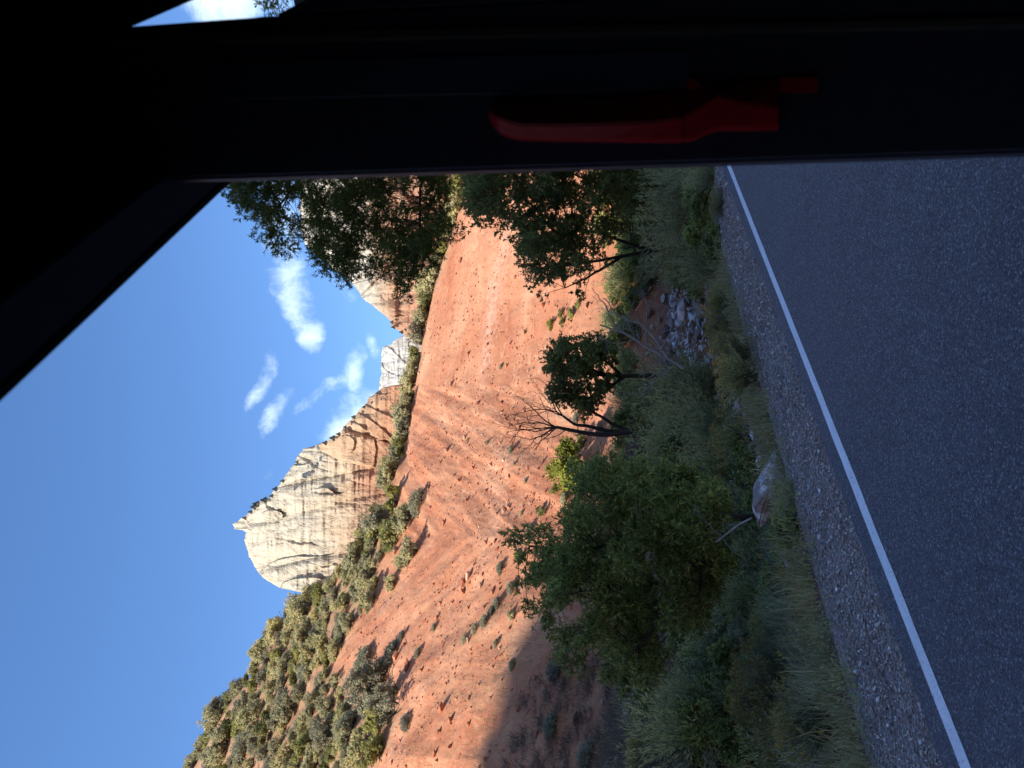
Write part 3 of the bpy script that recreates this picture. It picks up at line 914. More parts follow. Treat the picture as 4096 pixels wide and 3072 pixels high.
# creek stones
CREEK = [(458, 690, 26, 'pale_rock', 'pale pointed boulder standing in the creek, largest of the creek stones'), (436, 672, 16, 'brown_rock', 'brown creek boulder left of the pale pointed one'), (424, 690, 18, 'brown_rock', 'rounded pinkish-grey boulder at the creek edge'),
         (470, 668, 12, 'pale_rock', 'pale stone behind the largest creek boulder'), (446, 704, 12, 'grey_rock', 'grey stone in the foot of the creek pool'), (480, 655, 13, 'brown_rock', 'brown stone upstream under the dark tree'), (494, 648, 12, 'pale_rock', 'pale stone farthest upstream in the creek'),
         (410, 700, 14, 'grey_rock', 'grey stone among grass left of the creek pool'), (468, 704, 10, 'brown_rock', 'small brown stone near the roadside end of the pool'), (455, 655, 12, 'brown_rock', 'flat brown stone at the top of the creek riffle'), (488, 672, 12, 'brown_rock', 'brown stone right of the creek riffle'), (440, 655, 9, 'pale_rock', 'small pale stone in the riffle'),
         (503, 665, 14, 'pale_rock', 'pale slab beside the dark tree trunk'), (350, 672, 12, 'brown_rock', 'brown rock at the dark bank under the bare tree'), (340, 684, 10, 'red_rock', 'red rock at the dark bank under the bare tree')]
CREEK += [(430, 664, 10, 'pale_rock', 'small pale stone at the near edge of the riffle'), (462, 676, 12, 'pale_rock', 'pale stone just upstream of the pointed boulder'), (478, 690, 11, 'pale_rock', 'pale stone right of the pointed boulder'), (415, 676, 12, 'brown_rock', 'brown stone below the dead tree'), (448, 664, 9, 'tan_rock', 'tan stone in the middle of the riffle'), (474, 646, 9, 'pale_rock', 'pale stone where the creek leaves the shade')]
for (u, v, px, mt, lb) in CREEK:
    p = hit(u, v)
    boulder(p, px * p[1] / F * 1.15, mt, lb, 'creek stones', sink=.15)
# pale boulder beside the shoulder
def big_rock():
    p = hit(286, 783)
    Vp, Fp = rock_proto(15, 41, .9)
    bm = bmesh.new()
    vs = [bm.verts.new(c * np.array([.80, .42, .36])) for c in Vp]
    for f_ in Fp: bm.faces.new([vs[k] for k in f_])
    bmesh.ops.bevel(bm, geom=list(bm.edges), offset=.02, segments=2, affect='EDGES', clamp_overlap=True)
    bmesh.ops.triangulate(bm, faces=bm.faces)
    bmesh.ops.subdivide_edges(bm, edges=bm.edges, cuts=3, use_grid_fill=True)
    V = np.array([v.co[:] for v in bm.verts]); bm.normal_update()
    Nn = np.array([v.normal[:] for v in bm.verts])
    V += Nn * (.035 * fbm(V[:, 0] * 5, V[:, 1] * 5, V[:, 2] * 5 + 3, 4))[:, None]
    for v, c in zip(bm.verts, V): v.co = c
    me = bpy.data.meshes.new('pale_boulder'); bm.to_mesh(me); bm.free()
    m, nt, out = newmat('lichen_rock'); g = G(nt); v_ = g.coord('Object')
    c = g.ramp(g.noise(v_, 2.2, 7, .6), [(.35, (.24, .18, .16)), (.6, (.38, .32, .29))])
    lich = g.ramp(g.noise(v_, 2.0, 8, .72, .4), [(.47, 0.0), (.56, 1.0)])
    c = g.mix(lich, c, (.72, .75, .78))
    g.link(g.bsdf(c, .9, g.bump(g.noise(v_, 9, 6, .7), .6, .05), .2), out.inputs[0])
    for f_ in me.polygons: f_.use_smooth = True
    o = obj('boulder', me, m, None, p + np.array([0, 0, .16]))
    o.rotation_euler = (.1, R(16), R(12))
    tag(o, 'pale lichen-covered boulder in the grass beside the gravel shoulder', 'rock')
big_rock()


# ------------------------------------------------------------------ plants
def spray(leaf, wood, C, Rad, ntw, lpt, ll, lw, up=.25, droop=.15, tr=.004, out=.9, tl=(.35, .7), ctr=None):
    """twigs with leaves filling one clump"""
    Rad = np.broadcast_to(np.asarray(Rad, float), (3,))
    D = unit(rng.normal(size=(ntw, 3)))
    P0 = C + D * Rad * (rng.random((ntw, 1)) ** .6) * .75
    T = unit(D * out + rng.normal(size=(ntw, 3)) * .7 + np.array([0, 0, up]))
    ln = Rad.mean() * rng.uniform(*tl, ntw)[:, None]
    P1 = P0 + T * ln
    wood.sticks(P0, P1, tr, tr * .4)
    t = rng.uniform(.1, 1.0, (ntw, lpt, 1))
    Cc = (P0[:, None] + (P1 - P0)[:, None] * t).reshape(-1, 3)
    Dl = unit(np.repeat(T, lpt, 0) * .7 + rng.normal(size=(ntw * lpt, 3)) * .8 - np.array([0, 0, droop]))
    leaf.leaves(Cc, Dl, ll * rng.uniform(.6, 1.25, len(Cc)), lw * rng.uniform(.7, 1.2, len(Cc)), face=unit(Cc - (C if ctr is None else ctr)))


def inpoly(poly, n):
    P = np.array(poly, float); lo, hi = P.min(0), P.max(0)
    res = []
    while len(res) < n:
        c = rng.uniform(lo, hi)
        a, b = P, np.roll(P, -1, 0)
        cr = ((a[:, 1] > c[1]) != (b[:, 1] > c[1])) & (c[0] < (b[:, 0] - a[:, 0]) * (c[1] - a[:, 1]) / (b[:, 1] - a[:, 1] + 1e-12) + a[:, 0])
        if cr.sum() % 2: res.append(c)
    return np.array(res)


def bez(a, b, lift, n=7):
    a, b = np.asarray(a, float), np.asarray(b, float)
    m = (a + b) / 2 + np.array([0, 0, lift]) + rng.normal(size=3) * np.linalg.norm(b - a) * .06
    t = np.linspace(0, 1, n)[:, None]
    return a * (1 - t) ** 2 + 2 * m * t * (1 - t) + b * t * t


def leafy_tree(name, label, Y, base_uv, stems, poly, nblob, rpx, dj, ntw, lpt, ll, lw, bark, leafmat, extra=(), base_r=.16, lift=.1, cat='tree', tr=.006, up=.25, droop=.15, more=()):
    """stems: list of [(u, v, dY)...] polylines from the ground up; poly: crown outline in the picture at depth Y"""
    b = at(*base_uv, Y); gz = ground(b[0], b[1]); base = np.array([b[0], b[1], gz - .05])
    root = empty(name, base); tag(root, label, cat)
    wood, leaf = Acc(), Acc()
    nodes = []
    for k, st in enumerate(stems):
        P = np.array([at(u, v, Y + d) for u, v, d in st])
        if k == 0: P[0] = base
        t = np.linspace(0, len(P) - 1, (len(P) - 1) * 6 + 1)
        Pf = np.stack([np.interp(t, np.arange(len(P)), P[:, j]) for j in range(3)], -1)
        Pf[1:-1] = (Pf[:-2] + Pf[1:-1] * 2 + Pf[2:]) / 4
        Pf[1:-1] += rng.normal(size=(len(Pf) - 2, 3)) * base_r * .12
        r0 = base_r * (1 if k == 0 else .62)
        rad = np.linspace(r0, r0 * .28, len(Pf))
        wood.tube(Pf - base, rad, 7, False)
        for p_, r_ in zip(Pf[len(Pf) // 4:], rad[len(Pf) // 4:]): nodes.append((p_, r_))
    NP = np.array([n_[0] for n_ in nodes]); NR = np.array([n_[1] for n_ in nodes])
    cents = [(u, v, rng.uniform(-dj, dj), rng.uniform(*rpx)) for u, v in inpoly(poly, nblob)]
    cents += [(u, v, rng.uniform(-dj * .4, dj * .4), r) for (u, v, r) in extra]
    cents += [(u, v, rng.uniform(-dj, dj), rng.uniform(*rpx)) for u, v in (inpoly(more, 26) if len(more) else ())]
    for (u, v, d, r) in cents:
        C = at(u, v, Y + d); Rw = r * (Y + d) / F
        dd = np.linalg.norm(NP - C, axis=1) + 1.2 * np.maximum(NP[:, 2] - C[2], 0)
        i = int(np.argmin(dd + rng.random(len(dd)) * .3 * dd.min()))
        br = bez(NP[i], C, lift * np.linalg.norm(NP[i] - C))
        wood.tube(br - base, np.linspace(max(NR[i] * .3, tr * 2), tr * 1.1, len(br)), 5, False)
        spray(leaf, wood, C - base, Rw, max(4, int(ntw * (r / np.mean(rpx)) ** 2)), lpt, ll, lw, up, droop, tr)
    obj('trunk', wood.mesh('trunk', True), MAT[bark], root)
    obj('crown', leaf.mesh('crown'), MAT[leafmat], root)
    return root


leafy_tree('leafy_tree', 'broad leafy green tree with a leaning dark trunk beside the road bank, in shade', 17, (258, 748),
           [[(258, 748, 0), (248, 700, 0), (238, 662, .2), (226, 620, .3), (216, 575, .2), (222, 530, 0)], [(244, 690, 0), (218, 645, -.8), (180, 612, -1.2), (140, 590, -1)], [(246, 700, 0), (275, 650, .8), (284, 600, 1.0), (270, 575, 1)], [(240, 670, .2), (190, 665, -.6), (140, 655, -1.2), (105, 625, -1.2)], [(250, 710, 0), (205, 700, -1.2), (165, 700, -1.6)]],
           [(303, 592), (296, 572), (268, 580), (250, 565), (240, 545), (215, 540), (196, 528), (170, 532), (145, 550), (118, 562), (100, 585), (96, 615), (90, 645), (104, 668), (135, 690), (165, 722), (230, 738), (285, 712), (306, 660)],
           265, (8, 20), 2.2, 28, 12, .12, .034, 'bark_dark', 'elder_leaf',
           extra=[(231, 508, 10), (234, 520, 10), (226, 516, 9), (236, 532, 10), (226, 536, 11), (206, 524, 10), (212, 520, 7), (184, 520, 10), (162, 528, 9), (138, 548, 9), (114, 556, 9), (96, 580, 9), (92, 606, 9), (86, 640, 9), (300, 574, 9), (294, 580, 10)], base_r=.085)

leafy_tree('overhanging_tree', 'dark fine-leaved tree hanging in from the window pillar over the canyon', 26, (705, 660),
           [[(705, 660, 0), (700, 560, 0), (690, 470, 0), (680, 380, 0), (668, 300, 0)], [(695, 500, 0), (640, 440, -.5), (580, 420, -1), (530, 420, -1), (480, 408, -1)], [(690, 450, 0), (630, 380, .5), (570, 360, .5), (510, 345, .5)], [(680, 400, 0), (620, 320, 0), (575, 290, 0), (545, 262, 0)], [(675, 350, 0), (630, 270, .5), (600, 245, .5), (575, 232, .5)]],
           [(575, 234), (553, 244), (538, 258), (522, 280), (512, 300), (502, 328), (492, 346), (505, 374), (482, 404), (506, 430), (520, 440), (545, 456), (580, 448), (640, 440), (655, 400), (655, 300), (640, 220), (620, 205)],
           310, (8, 17), 2.8, 30, 14, .13, .034, 'bark_dark', 'ash_leaf',
           extra=[(572, 228, 7), (566, 236, 7), (552, 240, 6), (534, 256, 7), (518, 278, 8), (498, 328, 9), (488, 340, 7), (482, 346, 5), (494, 372, 8), (472, 402, 8), (478, 404, 9), (468, 408, 6), (502, 432, 8), (514, 440, 8), (540, 460, 8), (534, 466, 5), (560, 256, 9), (558, 272, 10), (545, 288, 10), (530, 300, 10), (524, 318, 10), (540, 336, 10), (520, 350, 10), (530, 385, 10), (515, 405, 10)], base_r=.12, lift=.05, tr=.006, more=[(735, 270), (790, 258), (790, 360), (740, 360)])

leafy_tree('riverside_tree', 'dark dense tree over the creek beside the window pillar, in shade', 36, (526, 692),
           [[(526, 692, 0), (520, 668, 0), (513, 630, 0), (505, 585, 0), (500, 550, 0)], [(517, 650, 0), (535, 600, 0), (545, 540, 0), (552, 490, 0)], [(512, 622, 0), (492, 590, -.4), (480, 565, -.6)], [(526, 690, 0), (570, 630, 1), (600, 560, 1), (620, 500, 1)], [(526, 690, 0), (600, 660, 1), (640, 620, 1)]],
           [(565, 470), (548, 480), (540, 502), (528, 518), (508, 526), (496, 534), (486, 546), (496, 552), (484, 572), (500, 586), (520, 590), (530, 612), (552, 640), (560, 680), (625, 690), (650, 600), (640, 500), (610, 465)],
           310, (8, 16), 3.0, 26, 12, .16, .075, 'bark_dark', 'oak_leaf',
           extra=[(561, 468, 7), (545, 476, 7), (536, 500, 7), (527, 510, 6), (520, 522, 8), (504, 522, 7), (484, 532, 7), (474, 542, 6), (490, 546, 7), (474, 576, 6), (470, 586, 6), (482, 580, 8), (492, 566, 8), (508, 606, 8), (520, 600, 9), (512, 594, 8), (540, 620, 9), (530, 560, 12), (540, 585, 12)], base_r=.13, tr=.008)

leafy_tree('round_tree', 'dark round-crowned tree standing beside the bare tree, in shade', 52, (392, 645),
           [[(392, 645, 0), (392, 622, 0), (393, 600, 0), (394, 570, 0)], [(392, 625, 0), (378, 605, 0), (366, 580, 0)], [(392, 622, 0), (412, 600, 0), (420, 575, 0)], [(393, 605, 0), (402, 585, 0), (408, 560, 0)]],
           [(427, 557), (419, 550), (409, 546), (396, 548), (386, 552), (373, 550), (364, 556), (358, 565), (358, 576), (354, 593), (366, 606), (405, 614), (422, 616), (431, 603), (428, 588), (428, 573)],
           130, (5, 10), 2.4, 13, 10, .22, .12, 'bark_dark', 'oak_leaf', base_r=.2, tr=.014)


def twiggy(acc, p, d, ln, r, depth, spread, grav=0.0, kids=3):
    """bare branching, recursive"""
    n = 5
    pts = [p]
    dd = d.copy()
    for k in range(n):
        dd = unit(dd + rng.normal(size=3) * .16 + np.array([0, 0, grav]))
        pts.append(pts[-1] + dd * ln / n)
    pts = np.array(pts)
    acc.tube(pts, np.linspace(r, r * .55, n + 1), 6 if r > .03 else 3, False)
    if depth == 0: return
    for k in range(kids):
        t = rng.uniform(.35, 1.0) if k else 1.0
        i = min(int(t * n), n)
        nd = unit(dd + rng.normal(size=3) * spread)
        twiggy(acc, pts[i], nd, ln * rng.uniform(.5, .78), r * .55 * rng.uniform(.75, 1), depth - 1, spread, grav, kids)


def bare_tree():
    Y = 50
    b = at(336, 650, Y); base = np.array([b[0], b[1], ground(b[0], b[1]) - .1])
    root = empty('bare_tree', base); tag(root, 'leafless dark tree with two stems against the sunlit red slope', 'tree')
    stems = [([(336, 650), (336, 628), (333, 606), (334, 590), (338, 570), (341, 556)], .20, 1), ([(335, 622), (338, 602), (342, 588), (343, 575), (352, 563)], .15, 2), ([(336, 632), (344, 612), (351, 602), (356, 592), (366, 582)], .13, 3)]
    for P, r, k in stems:
        P = np.array([at(u, v, Y + .4 * (k - 1)) for u, v in P]) - base
        t = np.linspace(0, len(P) - 1, 22)
        Pf = np.stack([np.interp(t, np.arange(len(P)), P[:, j]) for j in range(3)], -1)
        Pf[1:-1] = (Pf[:-2] + Pf[1:-1] * 2 + Pf[2:]) / 4
        a = Acc(); a.tube(Pf, np.linspace(r, r * .5, len(Pf)), 7, False)
        end = Pf[-1]; d = unit(Pf[-1] - Pf[-4])
        if k == 1:
            for e in ((352, 512), (344, 508), (334, 510), (326, 522), (322, 538), (362, 516)):
                tgt = at(*e, Y + rng.uniform(-.6, .6)) - base
                twiggy(a, end, unit(tgt - end), np.linalg.norm(tgt - end) * .74, .055, 4, .40, .01, 3)
            for _ in range(4):
                i = rng.integers(12, 20); twiggy(a, Pf[i], unit(rng.normal(size=3) * [1, .6, .4] + [0, 0, .5]), 1.0, .035, 3, .5)
        elif k == 2:
            for e in ((378, 520), (370, 530), (388, 540), (366, 545)):
                tgt = at(*e, Y + 1 + rng.uniform(-.5, .5)) - base
                twiggy(a, end, unit(tgt - end), np.linalg.norm(tgt - end) * .72, .05, 4, .40, .01, 3)
        else:
            for _ in range(4): twiggy(a, end, unit(d + rng.normal(size=3) * .4), 1.4, .05, 3, .45)
        obj('trunk' if k == 1 else 'stem', a.mesh('stem', True), MAT['bark_dark'], root)
bare_tree()


def dead_tree():
    Y = 33
    b = at(406, 682, Y); base = np.array([b[0], b[1], ground(b[0], b[1]) - .1])
    root = empty('dead_tree', base); tag(root, 'silvery dead tree leaning right over the creek with tangled branches', 'tree')
    paths = [([(400, 684), (410, 668), (421, 648), (433, 627), (443, 600)], .085), ([(410, 668), (432, 652), (446, 640), (452, 618), (470, 604)], .065), ([(421, 648), (440, 645), (462, 650), (476, 640)], .045),
             ([(404, 676), (392, 662), (382, 650), (374, 640)], .04), ([(433, 627), (446, 612), (462, 606), (480, 592)], .04), ([(415, 660), (440, 672), (458, 668), (470, 672)], .04), ([(428, 636), (424, 616), (430, 600)], .03)]
    for k, (P, r) in enumerate(paths):
        P = np.array([at(u, v, Y - .3 * k * (1 if k % 2 else -1)) for u, v in P]) - base
        t = np.linspace(0, len(P) - 1, 16)
        Pf = np.stack([np.interp(t, np.arange(len(P)), P[:, j]) for j in range(3)], -1)
        Pf[1:-1] = (Pf[:-2] + Pf[1:-1] * 2 + Pf[2:]) / 4 + rng.normal(size=(14, 3)) * .025
        a = Acc(); a.tube(Pf, np.linspace(r, r * .35, 16), 6, False)
        for _ in range(5):
            i = rng.integers(5, 16); twiggy(a, Pf[i], unit(rng.normal(size=3) + [.2, 0, .1]), rng.uniform(.5, 1.0), r * .3, 2, .6, -.02, 3)
        obj('trunk' if k == 0 else 'branch', a.mesh('branch', True), MAT['deadwood'], root)
dead_tree()


def dead_branch(uvs, Y, r, mat, label, name='fallen_branch', twigs=3):
    P = np.array([at(u, v, Y + d) for u, v, d in uvs]); base = P[0].copy()
    t = np.linspace(0, len(P) - 1, 14)
    Pf = np.stack([np.interp(t, np.arange(len(P)), P[:, j]) for j in range(3)], -1) - base
    Pf[1:-1] = (Pf[:-2] + Pf[1:-1] * 2 + Pf[2:]) / 4
    a = Acc(); a.tube(Pf, np.linspace(r, r * .6, 14), 6)
    for _ in range(twigs):
        twiggy(a, Pf[rng.integers(4, 13)], unit(rng.normal(size=3) + [0, 0, .4]), .5, r * .3, 2, .5)
    tag(obj(name, a.mesh(name, True), MAT[mat], None, base), label, 'branch')
dead_branch([(504, 706, 0), (497, 700, 0), (492, 693, 0), (489, 686, .3)], 24, .09, 'brown_rock', 'curved reddish dead log in the grass above the creek', 'fallen_log', 0)
dead_branch([(250, 752, 0), (243, 738, .2), (232, 724, .5), (226, 716, .6)], 14, .02, 'deadwood', 'pale dead stick behind the lichen-covered boulder', twigs=5)


# ---- shrub prototypes, unit sized, standing on the origin
def proto(name, kind, seed):
    global rng
    rng = np.random.default_rng(seed)
    wood, leaf, extra = Acc(), Acc(), None
    if kind in ('juniper', 'scrub', 'yellow', 'oakbrush'):
        nb = {'juniper': 17, 'scrub': 14, 'yellow': 16, 'oakbrush': 17}[kind]
        for k in range(4):
            twiggy(wood, np.array([rng.normal(0, .08), rng.normal(0, .08), -.25]), unit(np.array([rng.normal(0, .5), rng.normal(0, .5), 1.0])), .75, .05, 2, .55, .03, 3)
        for k in range(nb):
            d = unit(rng.normal(size=3)); d[2] = abs(d[2]) * (1.2 if kind != 'scrub' else .9) + .05
            C = np.array([d[0] * .72, d[1] * .72, .2 + d[2] * .62]) * rng.uniform(.55, 1.12)
            rr = rng.uniform(.16, .38)
            spray(leaf, wood, C, rr, 44 if kind != 'yellow' else 60, 10, .10 if kind != 'yellow' else .085, .042 if kind == 'juniper' else .055 if kind == 'scrub' else .05, .4, .0, .006, ctr=np.array([0, 0, .15]))
        mats = {'juniper': 'juniper', 'scrub': 'scrub_green', 'yellow': 'yellow_leaf', 'oakbrush': 'elder_leaf'}[kind]
    elif kind == 'sage':
        for k in range(150):
            d = unit(rng.normal(size=3)); d[2] = abs(d[2])
            wood.sticks(np.array([[0, 0, -.1]]), (d * .7 * [1, 1, .8])[None], .012, .005)
            spray(leaf, wood, d * np.array([.72, .72, .62]) * rng.uniform(.75, 1.05), .17, 5, 6, .085, .04, .5, 0, .004)
        mats = 'sage'
    elif kind == 'willow':
        ns = 210
        th = rng.uniform(0, 6.28, ns); ln = rng.uniform(.7, 1.35, ns); le = rng.uniform(.1, .75, ns)
        P = np.stack([np.cos(th) * .12 * rng.random(ns), np.sin(th) * .12 * rng.random(ns), np.full(ns, -.1)], -1)
        for k in range(5):
            t0, t1 = k / 5, (k + 1) / 5
            f_ = lambda t: P + np.stack([np.cos(th) * le * t ** 1.5, np.sin(th) * le * t ** 1.5, (t - .22 * t * t * (le + .3)) * ln], -1) * ln[:, None]
            A0, A1 = f_(t0), f_(t1)
            wood.sticks(A0, A1, .007 * (1 - .16 * k), .007 * (.84 - .16 * k))
            if k >= 1:
                for _ in range(5 if k > 1 else 3):
                    t = rng.random((ns, 1)); C = A0 + (A1 - A0) * t
                    leaf.leaves(C, unit(unit(A1 - A0) + rng.normal(size=(ns, 3)) * .45), .11 * rng.uniform(.6, 1.2, ns), .018)
        mats = 'willow'
    elif kind == 'rabbit':
        ns = 260
        th = rng.uniform(0, 6.28, ns); ln = rng.uniform(.6, 1.0, ns); le = rng.uniform(.1, .8, ns)
        P = np.zeros((ns, 3)); P[:, 2] = -.08
        tip = np.stack([np.cos(th) * le * ln, np.sin(th) * le * ln, ln * (1 - .35 * le * le)], -1)
        midp = (P + tip) / 2 + np.stack([-np.cos(th), -np.sin(th), np.ones(ns)], -1) * .06
        wood.sticks(P, midp, .008, .006); wood.sticks(midp, tip, .006, .004)
        for _ in range(16):
            t = rng.uniform(.15, 1, (ns, 1)); C = midp + (tip - midp) * t
            leaf.leaves(C, unit(unit(tip - midp) + rng.normal(size=(ns, 3)) * .55), .075 * rng.uniform(.6, 1.2, ns), .012)
        extra = Acc()
        top = tip[(ln > .8)]
        for _ in range(6):
            C = top + rng.normal(size=top.shape) * [.028, .028, .022]
            extra.leaves(C, unit(rng.normal(size=top.shape) + [0, 0, .8]), .035, .024)
        mats = 'willow'
    elif kind == 'grass':
        ns = 520
        blades(leaf, np.stack([*(rng.normal(0, .17, (2, ns))), np.full(ns, -.03)], -1), rng.uniform(.25, 1.1, ns), .011, 1.5)
        wood.sticks(*[np.array([[0, 0, -.05]]), np.array([[.01, 0, .1]])], .01, .005)
        mats = 'pale_grass'
    root = empty(name, (0, 0, 0))
    tag(obj('stem', wood.mesh(name + '_stem'), MAT['bark' if kind in ('juniper', 'scrub', 'yellow', 'oakbrush') else 'stem'], root), kind='stuff')
    obj('foliage', leaf.mesh(name + '_foliage'), MAT[mats], root)
    if extra is not None: tag(obj('flower_head', extra.mesh(name + '_flower'), MAT['flower'], root), kind='stuff')
    return root


def blades(acc, P, h, wd, lean):
    n = len(P); th = rng.uniform(0, 6.28, n)
    d = np.stack([np.cos(th), np.sin(th), 0 * th], -1); sd = np.stack([-np.sin(th), np.cos(th), 0 * th], -1)
    l = (rng.uniform(.1, 1, n) * lean * h)[:, None]; h = np.broadcast_to(h, (n,))[:, None]; wd = np.broadcast_to(wd, (n,))[:, None]
    z = np.array([0, 0, 1.0])
    V = np.zeros((n, 5, 3))
    V[:, 0] = P - sd * wd * .5; V[:, 1] = P + sd * wd * .5
    m = P + d * l * .35 + z * h * .62
    V[:, 2] = m + sd * wd * .38; V[:, 3] = m - sd * wd * .38
    V[:, 4] = P + d * l + z * h * .95
    b = np.arange(n)[:, None] * 5
    acc.add(V.reshape(-1, 3), [b + np.array([[0, 1, 2, 3]]), b + np.array([[3, 2, 4]])])


PR = {}
NAMES = {'juniper': 'juniper_bush', 'scrub': 'scrub_oak_bush', 'sage': 'sage_bush', 'willow': 'streamside_shrub', 'rabbit': 'rabbitbrush', 'grass': 'grass_clump', 'yellow': 'yellow_green_bush', 'oakbrush': 'oak_brush'}
USED = set()
COLN = {'juniper': 'grey-green', 'scrub': 'light green', 'sage': 'silvery', 'willow': 'green feathery', 'rabbit': 'yellow-tipped', 'grass': 'pale', 'yellow': 'yellow-green', 'oakbrush': 'dark leafy'}
for kind, ns in (('juniper', 6), ('scrub', 4), ('sage', 3), ('willow', 3), ('rabbit', 3), ('grass', 2), ('yellow', 1), ('oakbrush', 3)):
    PR[kind] = [proto(NAMES[kind], kind, 100 + 17 * k + len(kind)) for k in range(ns)]
rng = np.random.default_rng(77)


def plant(kind, p, scale, label, group, cat='bush'):
    k = random.randrange(len(PR[kind])); src = PR[kind][k]
    rz = random.uniform(0, 6.28)
    if src.name not in USED:
        USED.add(src.name); o = src
        o.location = tuple(float(c) for c in p); o.rotation_euler = (0, 0, rz); o.scale = scale if isinstance(scale, tuple) else (scale,) * 3
    else:
        o = copy_tree(src, p, rz, scale)
    return tag(o, label, cat, group)


# shrubs of the hillside: named ones first, then the thicket in rows
SK = [(137, 272, 24, 'juniper', 'tall juniper standing clear on the hill skyline, highest crown left of the pale peak'), (170, 296, 16, 'juniper', 'dark juniper on the skyline at the foot of the pale peak'), (105, 248, 20, 'scrub', 'rounded green bush on the hill skyline'),
      (55, 214, 24, 'juniper', 'blue-green juniper sticking up from the skyline at the far hill'), (14, 192, 22, 'juniper', 'juniper on the skyline closest to the photo border'), (81, 366, 46, 'juniper', 'largest juniper on the hillside, casting a dark shadow on the red slope'),
      (62, 382, 38, 'juniper', 'spreading juniper just below the largest hillside juniper'), (52, 372, 28, 'scrub', 'light green bush beside the two large junipers'), (106, 358, 26, 'sage', 'large silvery bush touching the largest juniper'), (128, 336, 17, 'sage', 'silvery bush upslope of the large silvery one'),
      (167, 368, 17, 'sage', 'silvery bush at the edge of the thicket near the slope rim'), (114, 386, 22, 'sage', 'greyish bush downslope of the large silvery one'), (214, 406, 24, 'juniper', 'olive bush growing alone on the red slope under the thicket'), (205, 398, 16, 'juniper', 'small olive bush attached uphill of the lone slope bush'),
      (185, 390, 14, 'juniper', 'small round olive bush left of the lone slope bush'), (37, 338, 32, 'sage', 'wide grey sage in the middle of the left hillside'), (14, 370, 28, 'scrub', 'light green bush on the slope at the photo border'), (45, 402, 16, 'sage', 'dry brownish-grey shrub on red soil below the junipers'), (95, 300, 18, 'sage', 'grey bush halfway up the left hillside'), (20, 300, 24, 'scrub', 'green bush high on the left hillside')]
for (u, v, px, kd, lb) in SK:
    p = hit(u, v + px * .38)
    s_ = px * p[1] / F * .80
    plant(kd, p - np.array([0, 0, .1 * s_]), (s_, s_, s_ * random.uniform(.85, 1.05)), lb, None)
RIM = [(435, 413, 15, 'juniper'), (413, 405, 15, 'scrub'), (400, 409, 12, 'juniper'), (385, 405, 17, 'juniper'), (370, 405, 13, 'scrub'), (355, 400, 22, 'juniper'), (341, 402, 12, 'juniper'), (329, 399, 15, 'juniper'), (320, 399, 14, 'scrub'), (311, 395, 18, 'juniper'), (298, 388, 19, 'juniper'), (288, 384, 16, 'juniper'), (278, 380, 22, 'scrub'),
       (269, 390, 18, 'scrub'), (265, 411, 20, 'sage'), (262, 364, 18, 'juniper'), (247, 354, 26, 'juniper'), (236, 345, 20, 'juniper'), (242, 375, 22, 'juniper'), (234, 389, 22, 'scrub'), (249, 402, 18, 'juniper'), (450, 417, 15, 'juniper'), (463, 420, 15, 'scrub'), (475, 420, 17, 'juniper'), (490, 424, 18, 'juniper'), (505, 432, 13, 'juniper'), (520, 438, 15, 'scrub'), (540, 446, 17, 'juniper'), (577, 450, 26, 'scrub'), (557, 450, 18, 'juniper')]
RIM.sort()
for k, (u, v, px, kd) in enumerate(RIM):
    p = crest_pt(u, v) if u > 284 else hit(u, v + px * .42)
    s_ = px * p[1] / F * 1.02
    plant(kd, p - np.array([0, 0, .1 * s_]), (s_, s_, s_ * random.uniform(.85, 1.05)), f'{COLN[kd]} bush along the rim of the red slope, {ORD[k]} from the hill end', 'bushes along the slope rim')
SKYROW = sorted((u + rng.uniform(-3, 3), 9 + 8 * rng.random()) for u in np.arange(-8, 186, 6.5))
for k, (u, px) in enumerate(SKYROW):
    p = crest_pt(u, 260)
    kd = random.choices(['juniper', 'scrub'], [.8, .2])[0]
    s_ = px * p[1] / F * 1.0
    plant(kd, p - np.array([0, 0, .25 * s_]), (s_, s_, s_ * random.uniform(.7, 1.1)), f'{COLN[kd]} bush on the very crest of the wooded hill, {ORD[k]} from the left', 'bushes on the hill crest')
SMALL = [(525, 606, 12, 'scrub'), (455, 560, 8, 'scrub'), (454, 570, 10, 'scrub'), (445, 562, 8, 'scrub'), (464, 578, 8, 'scrub'), (444, 551, 9, 'yellow'), (436, 525, 4, 'scrub'), (508, 578, 8, 'scrub'), (401, 500, 6, 'sage'), (317, 509, 9, 'sage'), (325, 486, 5, 'sage'), (327, 467, 5, 'sage'), (327, 580, 15, 'scrub'), (304, 513, 4, 'sage'), (287, 525, 5, 'sage'),
         (277, 555, 11, 'scrub'), (256, 541, 13, 'scrub'), (254, 520, 6, 'sage'), (349, 574, 12, 'sage'), (128, 462, 10, 'sage'), (138, 472, 12, 'sage'), (146, 481, 13, 'sage'), (155, 488, 12, 'sage'), (163, 494, 13, 'sage'), (179, 507, 12, 'sage'), (199, 497, 12, 'sage'), (211, 517, 12, 'scrub'), (153, 511, 10, 'juniper'), (124, 495, 8, 'sage'), (102, 510, 12, 'sage'), (131, 399, 10, 'sage'), (140, 433, 8, 'sage'), (114, 415, 11, 'sage'), (268, 562, 12, 'sage'), (240, 528, 10, 'sage'), (497, 612, 14, 'scrub'), (450, 606, 14, 'scrub'), (470, 612, 16, 'scrub'), (430, 612, 14, 'sage'), (340, 598, 12, 'sage')]
SMALL.sort()
for k, (u, v, px, kd) in enumerate(SMALL):
    p = hit(u, v + px * .35)
    s_ = px * p[1] / F * .80
    plant(kd, p - np.array([0, 0, .08 * s_]), (s_, s_, s_ * .85), f'small {COLN[kd]} shrub out on the open red slope, {ORD[k]} from the hill side', 'small shrubs on the red slope')
